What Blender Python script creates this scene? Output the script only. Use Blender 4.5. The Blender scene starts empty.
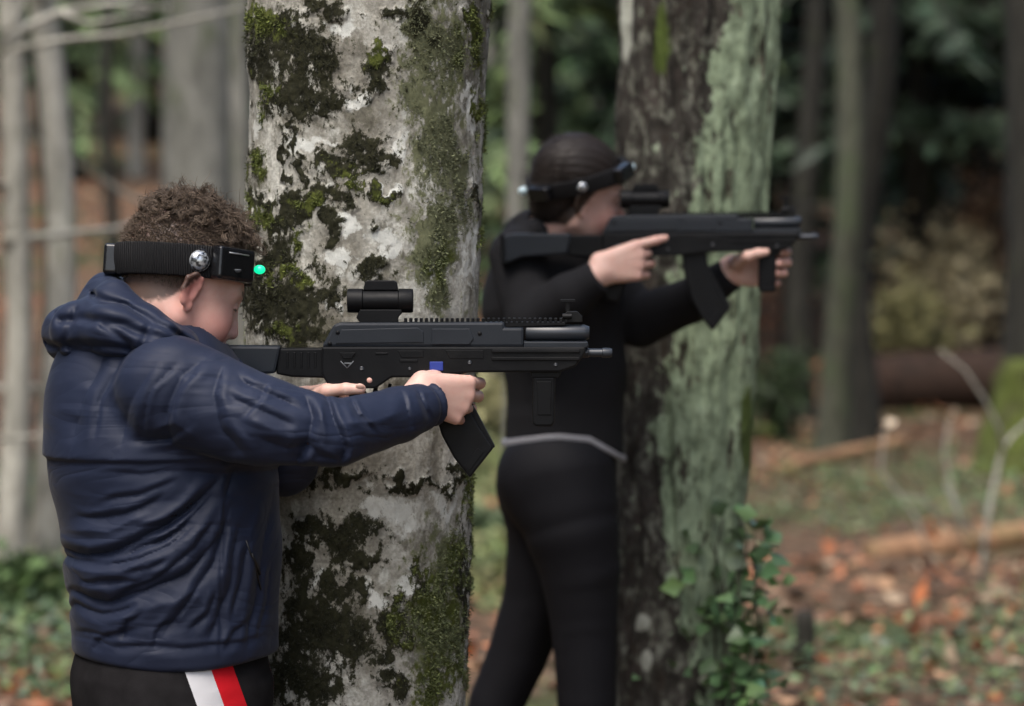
import bpy, bmesh, math, random
import numpy as np
from mathutils import Vector, Matrix, Euler
R = math.radians
random.seed(7); rng = np.random.default_rng(7)
sc = bpy.context.scene
COL = sc.collection

# ------------------------------------------------------------------ camera, sky, sun, exposure
FPX = 1024 * 100 / 36.0
CAMZ = 1.42
TILT = math.atan(109 / FPX)
cd = bpy.data.cameras.new('camera'); cam = bpy.data.objects.new('camera', cd); COL.objects.link(cam)
cd.lens = 100; cd.sensor_width = 36; cd.clip_end = 500; cd.clip_start = 0.1
cam.location = (0, 0, CAMZ); cam.rotation_euler = (math.pi / 2 - TILT, 0, 0)
cd.dof.use_dof = True; cd.dof.focus_distance = 4.08; cd.dof.aperture_fstop = 3.3
cd.dof.aperture_blades = 0
sc.camera = cam
SUN_EL, SUN_AZ = 58.0, 205.0          # elevation; compass bearing the light comes from (180 = from behind the camera)
w = bpy.data.worlds.new('World'); sc.world = w; w.use_nodes = True
nt = w.node_tree; bgn = nt.nodes['Background']
sky = nt.nodes.new('ShaderNodeTexSky'); sky.sky_type = 'NISHITA'; sky.sun_disc = False
sky.sun_elevation = R(SUN_EL); sky.sun_rotation = R(SUN_AZ)
sky.air_density = 1.0; sky.dust_density = 4.0; sky.ozone_density = 0.6
nt.links.new(sky.outputs[0], bgn.inputs[0]); bgn.inputs[1].default_value = 0.10
sd = bpy.data.lights.new('sun', 'SUN'); sun = bpy.data.objects.new('sun', sd); COL.objects.link(sun)
sd.energy = 1.0; sd.angle = R(35); sd.color = (1.0, 0.97, 0.92)
az = R(SUN_AZ)
sdir = Vector((math.sin(az) * math.cos(R(SUN_EL)), math.cos(az) * math.cos(R(SUN_EL)), math.sin(R(SUN_EL))))
sun.rotation_euler = sdir.to_track_quat('Z', 'Y').to_euler(); sun.location = sdir * 30
vs = sc.view_settings; vs.view_transform = 'Standard'; vs.look = 'None'; vs.exposure = 1.62; vs.gamma = 1.0
vs.use_curve_mapping = False
sc.render.engine = 'CYCLES'; sc.cycles.use_denoising = True
sc.cycles.max_bounces = 5; sc.cycles.diffuse_bounces = 3; sc.cycles.glossy_bounces = 2
sc.cycles.transparent_max_bounces = 4

# ------------------------------------------------------------------ helpers
D0, DG = 4.063, 5.64                  # distance of the two players from the camera
cT, sT = math.cos(TILT), math.sin(TILT)
def at(px, py, d):
    u = (px - 512) / FPX; v = (353 - py) / FPX
    t = d / (cT + v * sT)
    return np.array((u * t, d, CAMZ + t * (v * cT - sT)))
def P(px, py, dy=0.0): return at(px, py, D0 + dy)
def G(px, py, dy=0.0): return at(px, py, DG + dy)
def pix(p):                            # where a point shows, to place wear and stains on a real surface
    x = p[:, 0]; y = p[:, 1]; z = p[:, 2] - CAMZ
    f = y * cT - z * sT; u = y * sT + z * cT
    return 512 + FPX * x / f, 353 - FPX * u / f

def tag(o, label=None, cat=None, group=None, kind=None):
    if label: o['label'] = label
    if cat: o['category'] = cat
    if group: o['group'] = group
    if kind: o['kind'] = kind
    return o
def link(name, me, mat=None, parent=None):
    o = bpy.data.objects.new(name, me); COL.objects.link(o)
    if mat: me.materials.append(mat)
    if parent:
        o.parent = parent
        o.matrix_parent_inverse = Matrix.Translation(-Vector(parent.location)) if parent.location.length and not parent.get('local') else Matrix()
    return o
def empty(name, loc=(0, 0, 0)):
    o = bpy.data.objects.new(name, None); COL.objects.link(o); o.location = loc; o.empty_display_size = 0.1
    return o
def mesh_np(name, v, faces, smooth=True, attrs=None):
    me = bpy.data.meshes.new(name)
    v = np.asarray(v, np.float32); faces = [np.asarray(f, np.int32) for f in (faces if isinstance(faces, list) else [faces]) if len(f)]
    me.vertices.add(len(v)); me.vertices.foreach_set('co', v.ravel())
    li = np.concatenate([f.ravel() for f in faces]); sizes = np.concatenate([np.full(len(f), f.shape[1], np.int32) for f in faces])
    me.loops.add(len(li)); me.loops.foreach_set('vertex_index', li)
    me.polygons.add(len(sizes)); st = np.zeros(len(sizes), np.int32); st[1:] = np.cumsum(sizes)[:-1]
    me.polygons.foreach_set('loop_start', st)
    me.update(calc_edges=True); me.validate()
    if smooth: me.polygons.foreach_set('use_smooth', np.ones(len(me.polygons), bool))
    for k, a in (attrs or {}).items():
        a = np.asarray(a, np.float32)
        if a.ndim == 1:
            at_ = me.attributes.new(k, 'FLOAT', 'POINT'); at_.data.foreach_set('value', a)
        else:
            at_ = me.attributes.new(k, 'FLOAT_COLOR', 'POINT')
            at_.data.foreach_set('color', np.concatenate([a, np.ones((len(a), 1), np.float32)], 1).ravel())
    return me

_tab = np.random.default_rng(3).random(65536).astype(np.float32)
def vnoise(q):                         # value noise, 0..1
    q = np.asarray(q, np.float32); i = np.floor(q).astype(np.int64); f = q - i; f = f * f * (3 - 2 * f); out = 0
    for dx in (0, 1):
        wx = f[:, 0] if dx else 1 - f[:, 0]
        for dy in (0, 1):
            wy = f[:, 1] if dy else 1 - f[:, 1]
            for dz in (0, 1):
                wz = f[:, 2] if dz else 1 - f[:, 2]
                h = ((i[:, 0] + dx) * 73856093 ^ (i[:, 1] + dy) * 19349663 ^ (i[:, 2] + dz) * 83492791) & 65535
                out = out + wx * wy * wz * _tab[h]
    return out
def lnoise(q):                         # the same with straight slopes between the grid points: creased, not rounded
    q = np.asarray(q, np.float32); i = np.floor(q).astype(np.int64); f = q - i; out = 0
    for dx in (0, 1):
        wx = f[:, 0] if dx else 1 - f[:, 0]
        for dy in (0, 1):
            wy = f[:, 1] if dy else 1 - f[:, 1]
            for dz in (0, 1):
                wz = f[:, 2] if dz else 1 - f[:, 2]
                h = ((i[:, 0] + dx) * 73856093 ^ (i[:, 1] + dy) * 19349663 ^ (i[:, 2] + dz) * 83492791) & 65535
                out = out + wx * wy * wz * _tab[h]
    return out
def fbm(q, o=4):
    q = np.asarray(q, np.float32); s = 0; a = .5
    for k in range(o): s = s + a * vnoise(q * 2 ** k + 17.3 * k); a *= .5
    return s / (1 - .5 ** o)
def sstep(a, b, x):
    t = np.clip((x - a) / (b - a), 0, 1); return t * t * (3 - 2 * t)

# ---- signed distance toolkit
def smin(a, b, k):
    if k <= 0: return np.minimum(a, b)
    h = np.clip(.5 + .5 * (b - a) / k, 0, 1); return b + (a - b) * h - k * h * (1 - h)
def d_cap(p, a, b, ra, rb):
    a = np.asarray(a, np.float32); ab = np.asarray(b, np.float32) - a; pa = p - a
    h = np.clip(pa @ ab / max(float(ab @ ab), 1e-9), 0, 1)
    q = pa - h[:, None] * ab
    return np.sqrt((q * q).sum(1)) - (ra + (rb - ra) * h)
def d_ell(p, c, r, M=None):
    q = p - np.asarray(c, np.float32)
    if M is not None: q = q @ M
    r = np.asarray(r, np.float32)
    k0 = np.sqrt(((q / r) ** 2).sum(1)); k1 = np.sqrt(((q / (r * r)) ** 2).sum(1)) + 1e-9
    return k0 * (k0 - 1) / k1
def d_box(p, c, h, rad, M=None):
    q = p - np.asarray(c, np.float32)
    if M is not None: q = q @ M
    q = np.abs(q) - (np.asarray(h, np.float32) - rad)
    return np.sqrt((np.maximum(q, 0) ** 2).sum(1)) + np.minimum(q.max(1), 0) - rad
def chain(p, pts, k=.02):
    d = None
    for (a, ra), (b, rb) in zip(pts[:-1], pts[1:]):
        e = d_cap(p, a, b, ra, rb); d = e if d is None else smin(d, e, k)
    return d
def cull(p, c, r, fn):
    q = p - np.asarray(c, np.float32); d = np.sqrt((q * q).sum(1)) - r
    out = d + .03; m = d < .03
    if m.any(): out[m] = fn(p[m])
    return out
def mesh_sdf(f, lo, hi, h, levels=3):
    lo, hi = np.minimum(lo, hi).astype(np.float32), np.maximum(lo, hi).astype(np.float32)
    n = np.ceil((hi - lo) / (h * 2 ** levels)).astype(int)
    g = np.stack(np.meshgrid(*[np.arange(k) for k in n], indexing='ij'), -1).reshape(-1, 3)
    for lev in range(levels, 0, -1):
        s = h * 2 ** lev
        d = f((lo + (g + .5) * s).astype(np.float32))
        g = g[np.abs(d) < s * 1.75]
        o = np.array([[x, y, z] for x in (0, 1) for y in (0, 1) for z in (0, 1)])
        g = (g[:, None] * 2 + o).reshape(-1, 3)
    N = int((n * 2 ** levels).max()) + 3
    key = lambda c: (c[..., 0] * N + c[..., 1]) * N + c[..., 2]
    off = np.array([[x, y, z] for x in (0, 1) for y in (0, 1) for z in (0, 1)])
    ck = key(g[:, None] + off)
    uk, inv = np.unique(ck.ravel(), return_inverse=True)
    cc = np.stack([uk // (N * N), uk // N % N, uk % N], -1)
    dv = f((lo + cc * h).astype(np.float32)); dc = dv[inv].reshape(-1, 8)
    act = (dc < 0).any(1) & (dc >= 0).any(1); g = g[act]; dc = dc[act]
    E = [(0, 1), (2, 3), (4, 5), (6, 7), (0, 2), (1, 3), (4, 6), (5, 7), (0, 4), (1, 5), (2, 6), (3, 7)]
    sm = np.zeros((len(g), 3)); cn = np.zeros(len(g))
    for a, b in E:
        da, db = dc[:, a], dc[:, b]; m = (da < 0) != (db < 0)
        t = np.where(m, da / np.where(m, da - db, 1), 0)[:, None]
        sm += np.where(m[:, None], off[a] + t * (off[b] - off[a]), 0); cn += m
    V = lo + (g + sm / cn[:, None]) * h
    gk = key(g); order = np.argsort(gk); sk = gk[order]
    def look(c):
        k = key(c); i = np.clip(np.searchsorted(sk, k), 0, len(sk) - 1)
        return np.where(sk[i] == k, order[i], -1)
    quads = []
    ax = np.eye(3, dtype=int)
    for a, (i1, b, c) in enumerate(((4, 1, 2), (2, 2, 0), (1, 0, 1))):
        m = (dc[:, 0] < 0) != (dc[:, i1] < 0); gg = g[m]; ins = dc[m, 0] < 0
        q = np.stack([look(gg), look(gg - ax[b]), look(gg - ax[b] - ax[c]), look(gg - ax[c])], -1)
        q = np.where(ins[:, None], q, q[:, ::-1]); quads.append(q[(q >= 0).all(1)])
    return V.astype(np.float32), np.concatenate(quads)

# ---- materials
class MAT:
    def __init__(s, name, base=(.5, .5, .5), rough=.6, spec=.5, metal=0):
        s.m = bpy.data.materials.new(name); s.m.use_nodes = True; s.t = s.m.node_tree; s.n = s.t.nodes
        s.b = s.n['Principled BSDF']; s.set('Base Color', (*base, 1)); s.set('Roughness', rough)
        s.set('Specular IOR Level', spec); s.set('Metallic', metal)
    def set(s, k, v): s.b.inputs[k].default_value = v
    def lk(s, a, b): s.t.links.new(a, b)
    def node(s, ty, **kw):
        n = s.n.new(ty)
        for k, v in kw.items():
            if k in n.inputs: n.inputs[k].default_value = v
            else: setattr(n, k, v)
        return n
    def co(s, sx=1, sy=1, sz=1):
        tc = s.node('ShaderNodeTexCoord'); mp = s.node('ShaderNodeMapping'); mp.inputs['Scale'].default_value = (sx, sy, sz)
        s.lk(tc.outputs['Object'], mp.inputs[0]); return mp.outputs[0]
    def noise(s, scale, detail=4, co=None, rough=.55, dist=0):
        n = s.node('ShaderNodeTexNoise'); n.inputs['Scale'].default_value = scale; n.inputs['Detail'].default_value = detail
        n.inputs['Roughness'].default_value = rough; n.inputs['Distortion'].default_value = dist
        s.lk(co or s.co(), n.inputs['Vector']); return n.outputs[0]
    def ramp(s, x, stops, interp='LINEAR'):
        r = s.node('ShaderNodeValToRGB'); e = r.color_ramp.elements; r.color_ramp.interpolation = interp
        while len(e) < len(stops): e.new(.5)
        for k, (p, c) in enumerate(stops):
            e[k].position = p; e[k].color = (c, c, c, 1) if isinstance(c, (int, float)) else (*c, 1)
        s.lk(x, r.inputs[0]); return r.outputs[0]
    def mix(s, f, a, b, mode='MIX'):
        n = s.node('ShaderNodeMix', data_type='RGBA', blend_type=mode)
        for sock, v in ((n.inputs[0], f), (n.inputs[6], a), (n.inputs[7], b)):
            if isinstance(v, (int, float)): sock.default_value = v
            elif isinstance(v, tuple): sock.default_value = (*v, 1)
            else: s.lk(v, sock)
        return n.outputs[2]
    def math(s, op, a, b=0.0, c=None):
        n = s.node('ShaderNodeMath', operation=op)
        for k, v in enumerate((a, b) if c is None else (a, b, c)):
            if isinstance(v, (int, float)): n.inputs[k].default_value = v
            else: s.lk(v, n.inputs[k])
        return n.outputs[0]
    def attr(s, name, fac=True):
        n = s.node('ShaderNodeAttribute'); n.attribute_name = name; return n.outputs['Fac' if fac else 'Color']
    def color(s, x): s.lk(x, s.b.inputs['Base Color']); return s
    def roughness(s, x): s.lk(x, s.b.inputs['Roughness']); return s
    def bump(s, h, strength=.3, dist=.002):
        n = s.node('ShaderNodeBump'); n.inputs['Strength'].default_value = strength; n.inputs['Distance'].default_value = dist
        s.lk(h, n.inputs['Height']); s.lk(n.outputs[0], s.b.inputs['Normal']); return s

def leaf_verts(pos, d, side, L, W, fold=.15):
    """many folded diamond leaves: base, left, tip, right; d = direction, side = sideways, arrays (n,3)"""
    n = np.cross(d, side)
    L = np.asarray(L)[:, None]; W = np.asarray(W)[:, None]
    mid = pos + d * L * .45
    v = np.stack([pos, mid + side * W * .5 + n * W * fold, pos + d * L, mid - side * W * .5 + n * W * fold], 1).reshape(-1, 3)
    i = np.arange(len(pos))[:, None] * 4
    f = np.concatenate([i + np.array([0, 1, 2]), i + np.array([0, 2, 3])], 0)
    return v, f
def unit(a): return a / (np.linalg.norm(a, axis=-1, keepdims=True) + 1e-9)
def rand_dirs(n): return unit(rng.normal(size=(n, 3)))
def perp(d): return unit(np.cross(d, rand_dirs(len(d))))
def leaf_mat(name, rough=.5, trans=.25):
    m = MAT(name, rough=rough, spec=.35); c = m.attr('Col', False); m.color(c)
    return m.m

def tube(pts, radii, ns=10):
    """open tapered tube along points, with end caps"""
    pts = np.asarray(pts, float); n = len(pts); V = []
    T = np.gradient(pts, axis=0); T = unit(T)
    ref = np.array([0.31, 0.9, 0.2]); U = None
    for i in range(n):
        u = np.cross(T[i], ref) if U is None else U - T[i] * (U @ T[i])
        u /= np.linalg.norm(u) + 1e-9; U = u; v = np.cross(T[i], u)
        a = np.arange(ns) / ns * 2 * math.pi
        V.append(pts[i] + radii[i] * (np.cos(a)[:, None] * u + np.sin(a)[:, None] * v))
    V = np.concatenate(V); i = np.arange(n - 1)[:, None] * ns; j = np.arange(ns)[None]; k = (j + 1) % ns
    F = np.stack([i + j, i + k, i + ns + k, i + ns + j], -1).reshape(-1, 4)
    V = np.concatenate([V, pts[:1], pts[-1:]])
    j = np.arange(ns); a = len(V) - 2
    C = np.concatenate([np.stack([np.full(ns, a), (j + 1) % ns, j], -1), np.stack([np.full(ns, a + 1), (n - 1) * ns + j, (n - 1) * ns + (j + 1) % ns], -1)])
    return V, F, C
class Acc:                             # gathers tubes/quads/tris into ONE mesh
    def __init__(s): s.v = []; s.q = []; s.t = []; s.n = 0; s.c = []
    def add(s, v, q=None, t=None, col=None):
        s.v.append(v)
        if q is not None and len(q): s.q.append(q + s.n)
        if t is not None and len(t): s.t.append(t + s.n)
        s.n += len(v)
        if col is not None: s.c.append(np.broadcast_to(col, (len(v), 3)))
        return s
    def tube(s, pts, radii, ns=8, col=None):
        v, q, t = tube(pts, radii, ns); return s.add(v, q, t, col)
    def build(s, name, mat, parent=None, smooth=True):
        fs = []
        if s.q: fs.append(np.concatenate(s.q))
        if s.t: fs.append(np.concatenate(s.t))
        me = mesh_np(name, np.concatenate(s.v), fs, smooth, {'Col': np.concatenate(s.c)} if s.c else None)
        return link(name, me, mat, parent)
# ------------------------------------------------------------------ ground
def ground_z(x, y):
    x = np.asarray(x, float); y = np.asarray(y, float)
    r = np.maximum(y - 19, 0); z = .14 * r * r / (r + 6)
    q = np.stack([x * .35, y * .35, x * 0], -1).reshape(-1, 3); b = (fbm(q, 3) - .5).reshape(x.shape)
    q2 = np.stack([x * 1.6, y * 1.6, x * 0 + 5], -1).reshape(-1, 3); c = (fbm(q2, 3) - .5).reshape(x.shape)
    return z + b * .25 * np.clip((y - 6.5) / 5, 0, 1) + c * .07 * np.clip((y - 6.5) / 3, 0, 1)
gz = lambda x, y: float(ground_z(np.array([x]), np.array([y]))[0])
def on_ground(px, d):                  # the ground point seen in column px at distance d
    x = (px - 512) / FPX * d; return np.array((x, d, gz(x, d)))
ys = np.concatenate([np.linspace(-60, -4, 20), np.linspace(-3, 30, 200), np.linspace(30.5, 110, 110)])
xs = np.concatenate([np.linspace(-70, -13, 30), np.linspace(-12, 12, 180), np.linspace(13, 70, 30)])
X, Y = np.meshgrid(xs, ys); Z = ground_z(X, Y)
i = np.arange(len(ys) - 1)[:, None] * len(xs) + np.arange(len(xs) - 1)[None]
gm = MAT('forest floor', rough=.9, spec=.2)
n1 = gm.noise(.55, 5); n2 = gm.noise(9, 6); n3 = gm.noise(45, 4)
soil = gm.ramp(n2, [(.3, (.028, .02, .013)), (.5, (.085, .055, .034)), (.62, (.16, .098, .06)), (.8, (.14, .105, .068))])
mossy = gm.ramp(n3, [(.3, (.02, .028, .012)), (.6, (.055, .07, .025)), (.8, (.09, .1, .045))])
gm.color(gm.mix(gm.ramp(n1, [(.5, 0), (.62, 1)]), soil, mossy)).bump(n2, .8, .05)
ground = link('ground', mesh_np('ground', np.stack([X, Y, Z], -1).reshape(-1, 3), np.stack([i, i + 1, i + len(xs) + 1, i + len(xs)], -1).reshape(-1, 4)), gm.m)
tag(ground, 'forest floor of brown soil rising to a slope', 'ground', kind='structure')

# ------------------------------------------------------------------ bark materials
def bark_mat(name, dark, light, moss=(.05, .065, .02), mossamt=.5, sc_=14, stretch=.25):
    m = MAT(name, rough=.85, spec=.25); c = m.co(1, 1, stretch)
    a = m.noise(sc_, 6, c, .65); b = m.noise(3.2, 4); g = m.noise(5, 5, m.co(1, 1, .6))
    col = m.ramp(a, [(.32, dark), (.68, light)])
    col = m.mix(m.ramp(b, [(.45, 0), (.6, .5)]), col, tuple(.6 * x for x in light))
    col = m.mix(m.ramp(g, [(mossamt, 0), (mossamt + .13, .8)]), col, moss)
    m.color(col).bump(a, .8, .02); return m.m
B_PALE = bark_mat('pale bark', (.16, .155, .13), (.42, .41, .36), (.13, .15, .09), .58, 10, .5)
B_GREY = bark_mat('grey bark', (.085, .085, .075), (.23, .23, .205), (.07, .085, .045), .55, 12, .4)
B_DARK = bark_mat('dark bark', (.009, .009, .0075), (.032, .031, .025), (.035, .045, .018), .6)
B_LICH = bark_mat('lichen bark', (.028, .03, .021), (.082, .086, .062), (.055, .07, .038), .5, 16, .4)
B_BROWN = bark_mat('brown bark', (.028, .025, .019), (.085, .075, .058), (.06, .07, .03), .62)
B_MOSSY = bark_mat('mossy bark', (.03, .028, .012), (.05, .055, .018), (.075, .098, .018), .42)
def trunk_mesh(p0, p1, r0, r1, flare=1.6, wob=.03, ns=20, nz=28, branches=0, top=True):
    p0 = np.array(p0, float); p1 = np.array(p1, float); t = np.linspace(0, 1, nz) ** 1.3
    L = np.linalg.norm(p1 - p0); seed = rng.random(3) * 50
    w_ = np.stack([vnoise(np.stack([t * L * .5 + seed[k], t * 0, t * 0], -1)) - .5 for k in (0, 1)], -1) * wob * 4
    pts = p0 + (p1 - p0) * t[:, None]; pts[:, :2] += w_ * np.minimum(t * 6, 1)[:, None]
    rad = r0 + (r1 - r0) * t + r0 * (flare - 1) * np.exp(-t * L / .28)
    a = Acc(); a.tube(pts, rad, ns); v = a.v[0]
    b = v[:-2]; cen = np.repeat(pts, ns, 0); rr = b - cen
    nz_ = fbm(np.stack([b[:, 0] * 7, b[:, 1] * 7, b[:, 2] * 1.6], -1) + seed, 3) - .5
    v[:-2] = cen + rr * (1 + nz_ * .35)[:, None]
    for k in range(branches):
        s = random.uniform(.12, .95); c = p0 + (p1 - p0) * s; ang = random.uniform(0, 6.28)
        d = np.array((math.cos(ang), math.sin(ang), random.uniform(-.25, .5))); bl = random.uniform(.3, 1.1); q = [c]
        for m in range(5): d = d + rng.normal(size=3) * .14; q.append(q[-1] + d * bl / 5)
        a.tube(q, np.linspace(.018, .004, 6) * (1 + r0 * 2), 6)
    return a
def tree_top(a, base_, p1):            # bare limbs and a light crown far above the frame
    pass

TREES = 'tree trunks standing behind the two players'
def bg_tree(name, label, px, d, width_px, mat, lean=0., h=9., flare=1.5, wob=.03, branches=6, group=TREES, cat='tree'):
    b = on_ground(px, d); b[2] -= .1; r = width_px / FPX * d / 2
    root = empty(name, b); tag(root, label, cat, group)
    tk = trunk_mesh(b, b + np.array((lean * h, 0, h)), r, r * .55, flare, wob, branches=0).build('trunk', mat, root)
    if branches:
        for k in range(branches):
            a = Acc(); s = random.uniform(.1, .9); c = b + np.array((lean * h * s, 0, h * s)); ang = random.uniform(0, 6.28)
            dd = np.array((math.cos(ang), math.sin(ang), random.uniform(-.2, .5))); bl = random.uniform(.4, 1.4); q = [c]
            for m in range(6): dd = dd + rng.normal(size=3) * .16; q.append(q[-1] + dd * bl / 6)
            a.tube(q, np.linspace(.02, .004, 7), 6); a.build('branch', mat, root)
    return root
bg_tree('beech_tree', 'pale grey young tree with a bent forked top behind the navy jacket', 40, 11.7, 33, B_PALE, -.006, 7, 1.5, .06, 5)
bg_tree('beech_tree', 'pale trunk cut by the picture edge beside the bent forked tree', 3, 11.4, 30, B_PALE, .004, 7, 1.4, .05, 4)
bg_tree('beech_tree', 'dark slim trunk half hidden behind the pale forked tree', 45, 21, 24, B_DARK, .01, 9, 1.3, .05, 5)
bg_tree('beech_tree', 'thin black trunk standing alone on the orange leaf slope', 113, 30, 15, B_DARK, -.002, 10, 1.6, .04, 4)
bg_tree('oak_tree', 'wide blurred grey trunk rising behind the curly haired head', 190, 18, 78, B_GREY, .0, 10, 1.3, .05, 3)
bg_tree('beech_tree', 'slender pale grey trunk beside the mossy tree, next to the wide grey one', 240, 15.5, 24, B_GREY, 0, 9, 1.3, .03, 3)
bg_tree('beech_tree', 'slim straight grey trunk between mossy tree and black haired head', 516, 14.2, 27, B_GREY, .006, 9, 1.4, .03, 5)
bg_tree('beech_tree', 'greenish grey lichen trunk just past the muzzle, beside a dark trunk', 832, 19.5, 30, B_LICH, .012, 10, 1.5, .05, 4)
bg_tree('oak_tree', 'dark brown trunk close beside the greenish lichen trunk', 866, 20.5, 32, B_DARK, .0, 10, 1.5, .06, 4)
bg_tree('beech_tree', 'dark leaning trunk low behind the lichen tree', 798, 22, 26, B_DARK, .03, 9, 1.7, .05, 3)
rt = bg_tree('oak_tree', 'broad dark trunk at the picture edge with bright green moss on its foot', 1026, 17.5, 58, B_DARK, .004, 10, 1.9, .05, 3)
fb = on_ground(1024, 17.46)
mv, mf = mesh_sdf(lambda p: chain(p, [(fb, .32), (fb + (0, .02, .25), .235), (fb + (.01, .02, .55), .19)], .02) + (fbm(p * 9, 3) - .5) * .10, fb - (.5, .5, .2), fb + (.5, .5, .8), .03, 2)
link('moss', mesh_np('moss', mv, mf), B_MOSSY, rt)
bg_tree('beech_tree', 'thin olive trunk in front of the dark evergreens', 930, 27, 20, B_BROWN, .01, 10, 1.4, .05, 4)
bg_tree('beech_tree', 'grey trunk peeping past the scope above the black cap of hair', 648, 17, 30, B_GREY, -.004, 10, 1.4, .05, 3)
FAR = 'distant blurred tree trunks on the slope'
k = 0
protos = []
for px in (14, 84, 138, 215, 262, 300, 470, 488, 548, 575, 600, 770, 905, 960, 985, 1040, -30, 1080, 62, 232, 560, 500, 20, 850, 745):
    d = random.uniform(30, 62); b = on_ground(px, d); r = random.uniform(.06, .13)
    if len(protos) < 5:
        o = empty('forest_tree'); o['local'] = True
        trunk_mesh((0, 0, -.3), (random.uniform(-.3, .3), 0, 12), 1, .6, 1.3, .5, ns=12, nz=16).build('trunk', [B_GREY, B_DARK, B_PALE, B_BROWN, B_GREY][len(protos)], o)
        protos.append(o)
    else:
        s = protos[k % 5]; o = s.copy(); COL.objects.link(o)
        for c in s.children: e = c.copy(); COL.objects.link(e); e.parent = o
    k += 1
    o.location = b; o.scale = (r, r, 1); o.rotation_euler = (0, 0, random.uniform(0, 6.28))
    tag(o, 'distant blurred tree trunk standing on the leafy slope', 'tree', FAR)

# ------------------------------------------------------------------ conifers
LEAF = leaf_mat('evergreen needles', .6)
def conifer_meshes(h, spread, low, col, nb=95):
    a = Acc(); a.tube([(0, 0, -.2), (0, 0, h * .5), (0, 0, h)], [.13, .08, .01], 8)
    pos = []; dr = []
    br = Acc()
    for k in range(nb):
        s = random.random() ** .8; z = low + (h - low) * s; L = spread * (1 - s * .85) * random.uniform(.6, 1.1); ang = random.uniform(0, 6.28)
        q = [np.array((0, 0, z))]; d = np.array((math.cos(ang), math.sin(ang), random.uniform(-.1, .3)))
        for m in range(6): d = d + np.array((0, 0, -.1)) + rng.normal(size=3) * .08; q.append(q[-1] + d * L / 6)
        q = np.array(q); br.tube(q, np.linspace(.02, .004, 7), 5)
        n = int(70 * L / spread) + 12
        t = rng.random(n) * 5.99; i_ = t.astype(int); f_ = (t - i_)[:, None]; c = q[i_] * (1 - f_) + q[i_ + 1] * f_
        ax = unit(q[i_ + 1] - q[i_]); sd_ = unit(np.cross(ax, (0, 0, 1.)) + 1e-6) * np.where(rng.random(n) < .5, 1, -1)[:, None]
        pos.append(c); dr.append(unit(ax * .7 + sd_ * rng.uniform(.3, 1.2, n)[:, None] + np.array((0, 0, -.45)) + rng.normal(size=(n, 3)) * .25))
    pos = np.concatenate(pos); dr = np.concatenate(dr); n = len(pos)
    sd_ = unit(np.cross(dr, rng.normal(size=(n, 3)) * .5 + np.array((0, 0, 1.))))
    v, f = leaf_verts(pos, dr, sd_, rng.uniform(.18, .42, n), rng.uniform(.05, .11, n))
    cl = np.array(col) * np.exp(rng.normal(size=(n, 1)) * .35) * (1 + rng.normal(size=(n, 3)) * .06)
    bv = np.concatenate(br.v); bq = np.concatenate(br.q) + len(v); bt = np.concatenate(br.t) + len(v)
    me = mesh_np('crown', np.concatenate([v, bv]), [np.concatenate([f, bt]), bq], False, {'Col': np.concatenate([np.repeat(np.clip(cl, .002, 1), 4, 0), np.tile(np.array((.03, .026, .02)), (len(bv), 1))])})
    return a, me
CON = []
for h, sp, low, col in ((9, 2.4, .5, (.045, .076, .036)), (10, 2.1, 1.0, (.11, .16, .065)), (9, 2.6, 2.0, (.027, .046, .026))):
    o = empty('conifer_tree'); o['local'] = True
    a, me = conifer_meshes(h, sp, low, col)
    a.build('trunk', B_DARK, o); link('crown', me, LEAF, o); CON.append([o, False])
def conifer(kind, px, d, label, s=1., group='evergreen trees behind the players'):
    o, used = CON[kind]
    if used:
        src = o; o = src.copy(); COL.objects.link(o)
        for c in src.children: e = c.copy(); COL.objects.link(e); e.parent = o
    CON[kind][1] = True
    o.location = on_ground(px, d); o.rotation_euler = (0, 0, random.uniform(0, 6.28)); o.scale = (s, s, s)
    tag(o, label, 'tree', group)
conifer(1, 545, 23, 'bright green drooping conifer right behind the black haired head')
conifer(1, 455, 30, 'light green conifer glimpsed past the edge of the mossy trunk', 1.1)
conifer(0, 610, 27, 'mid green conifer between the black haired head and the lichened tree')
conifer(2, 795, 25, 'dark conifer between lichened tree and greenish trunk')
conifer(0, 765, 31, 'dark green conifer just behind the gun muzzle', 1.1)
conifer(2, 915, 24, 'near black conifer overhanging the yellow brush')
conifer(2, 975, 26, 'near black conifer beside the broad mossy footed trunk', 1.1)
conifer(2, 1050, 25, 'near black conifer cut by the picture edge', 1.1)
conifer(0, 870, 30, 'dark green conifer behind the pair of trunks', 1.2)
for px, d, kd in ((680, 34, 0), (520, 38, 1), (580, 42, 0), (725, 40, 2), (840, 40, 0), (930, 38, 2), (1000, 36, 2), (480, 48, 0), (640, 48, 2), (890, 46, 0), (770, 46, 2), (555, 52, 0), (960, 50, 0),
                  (150, 46, 1), (75, 40, 1), (100, 50, 1), (250, 46, 0), (10, 46, 1), (310, 50, 1), (200, 56, 2), (100, 60, 0), (360, 55, 0), (420, 50, 2)):
    conifer(kd, px, d, 'distant blurred evergreen on the slope', random.uniform(1., 1.5), 'distant blurred evergreens')

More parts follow.
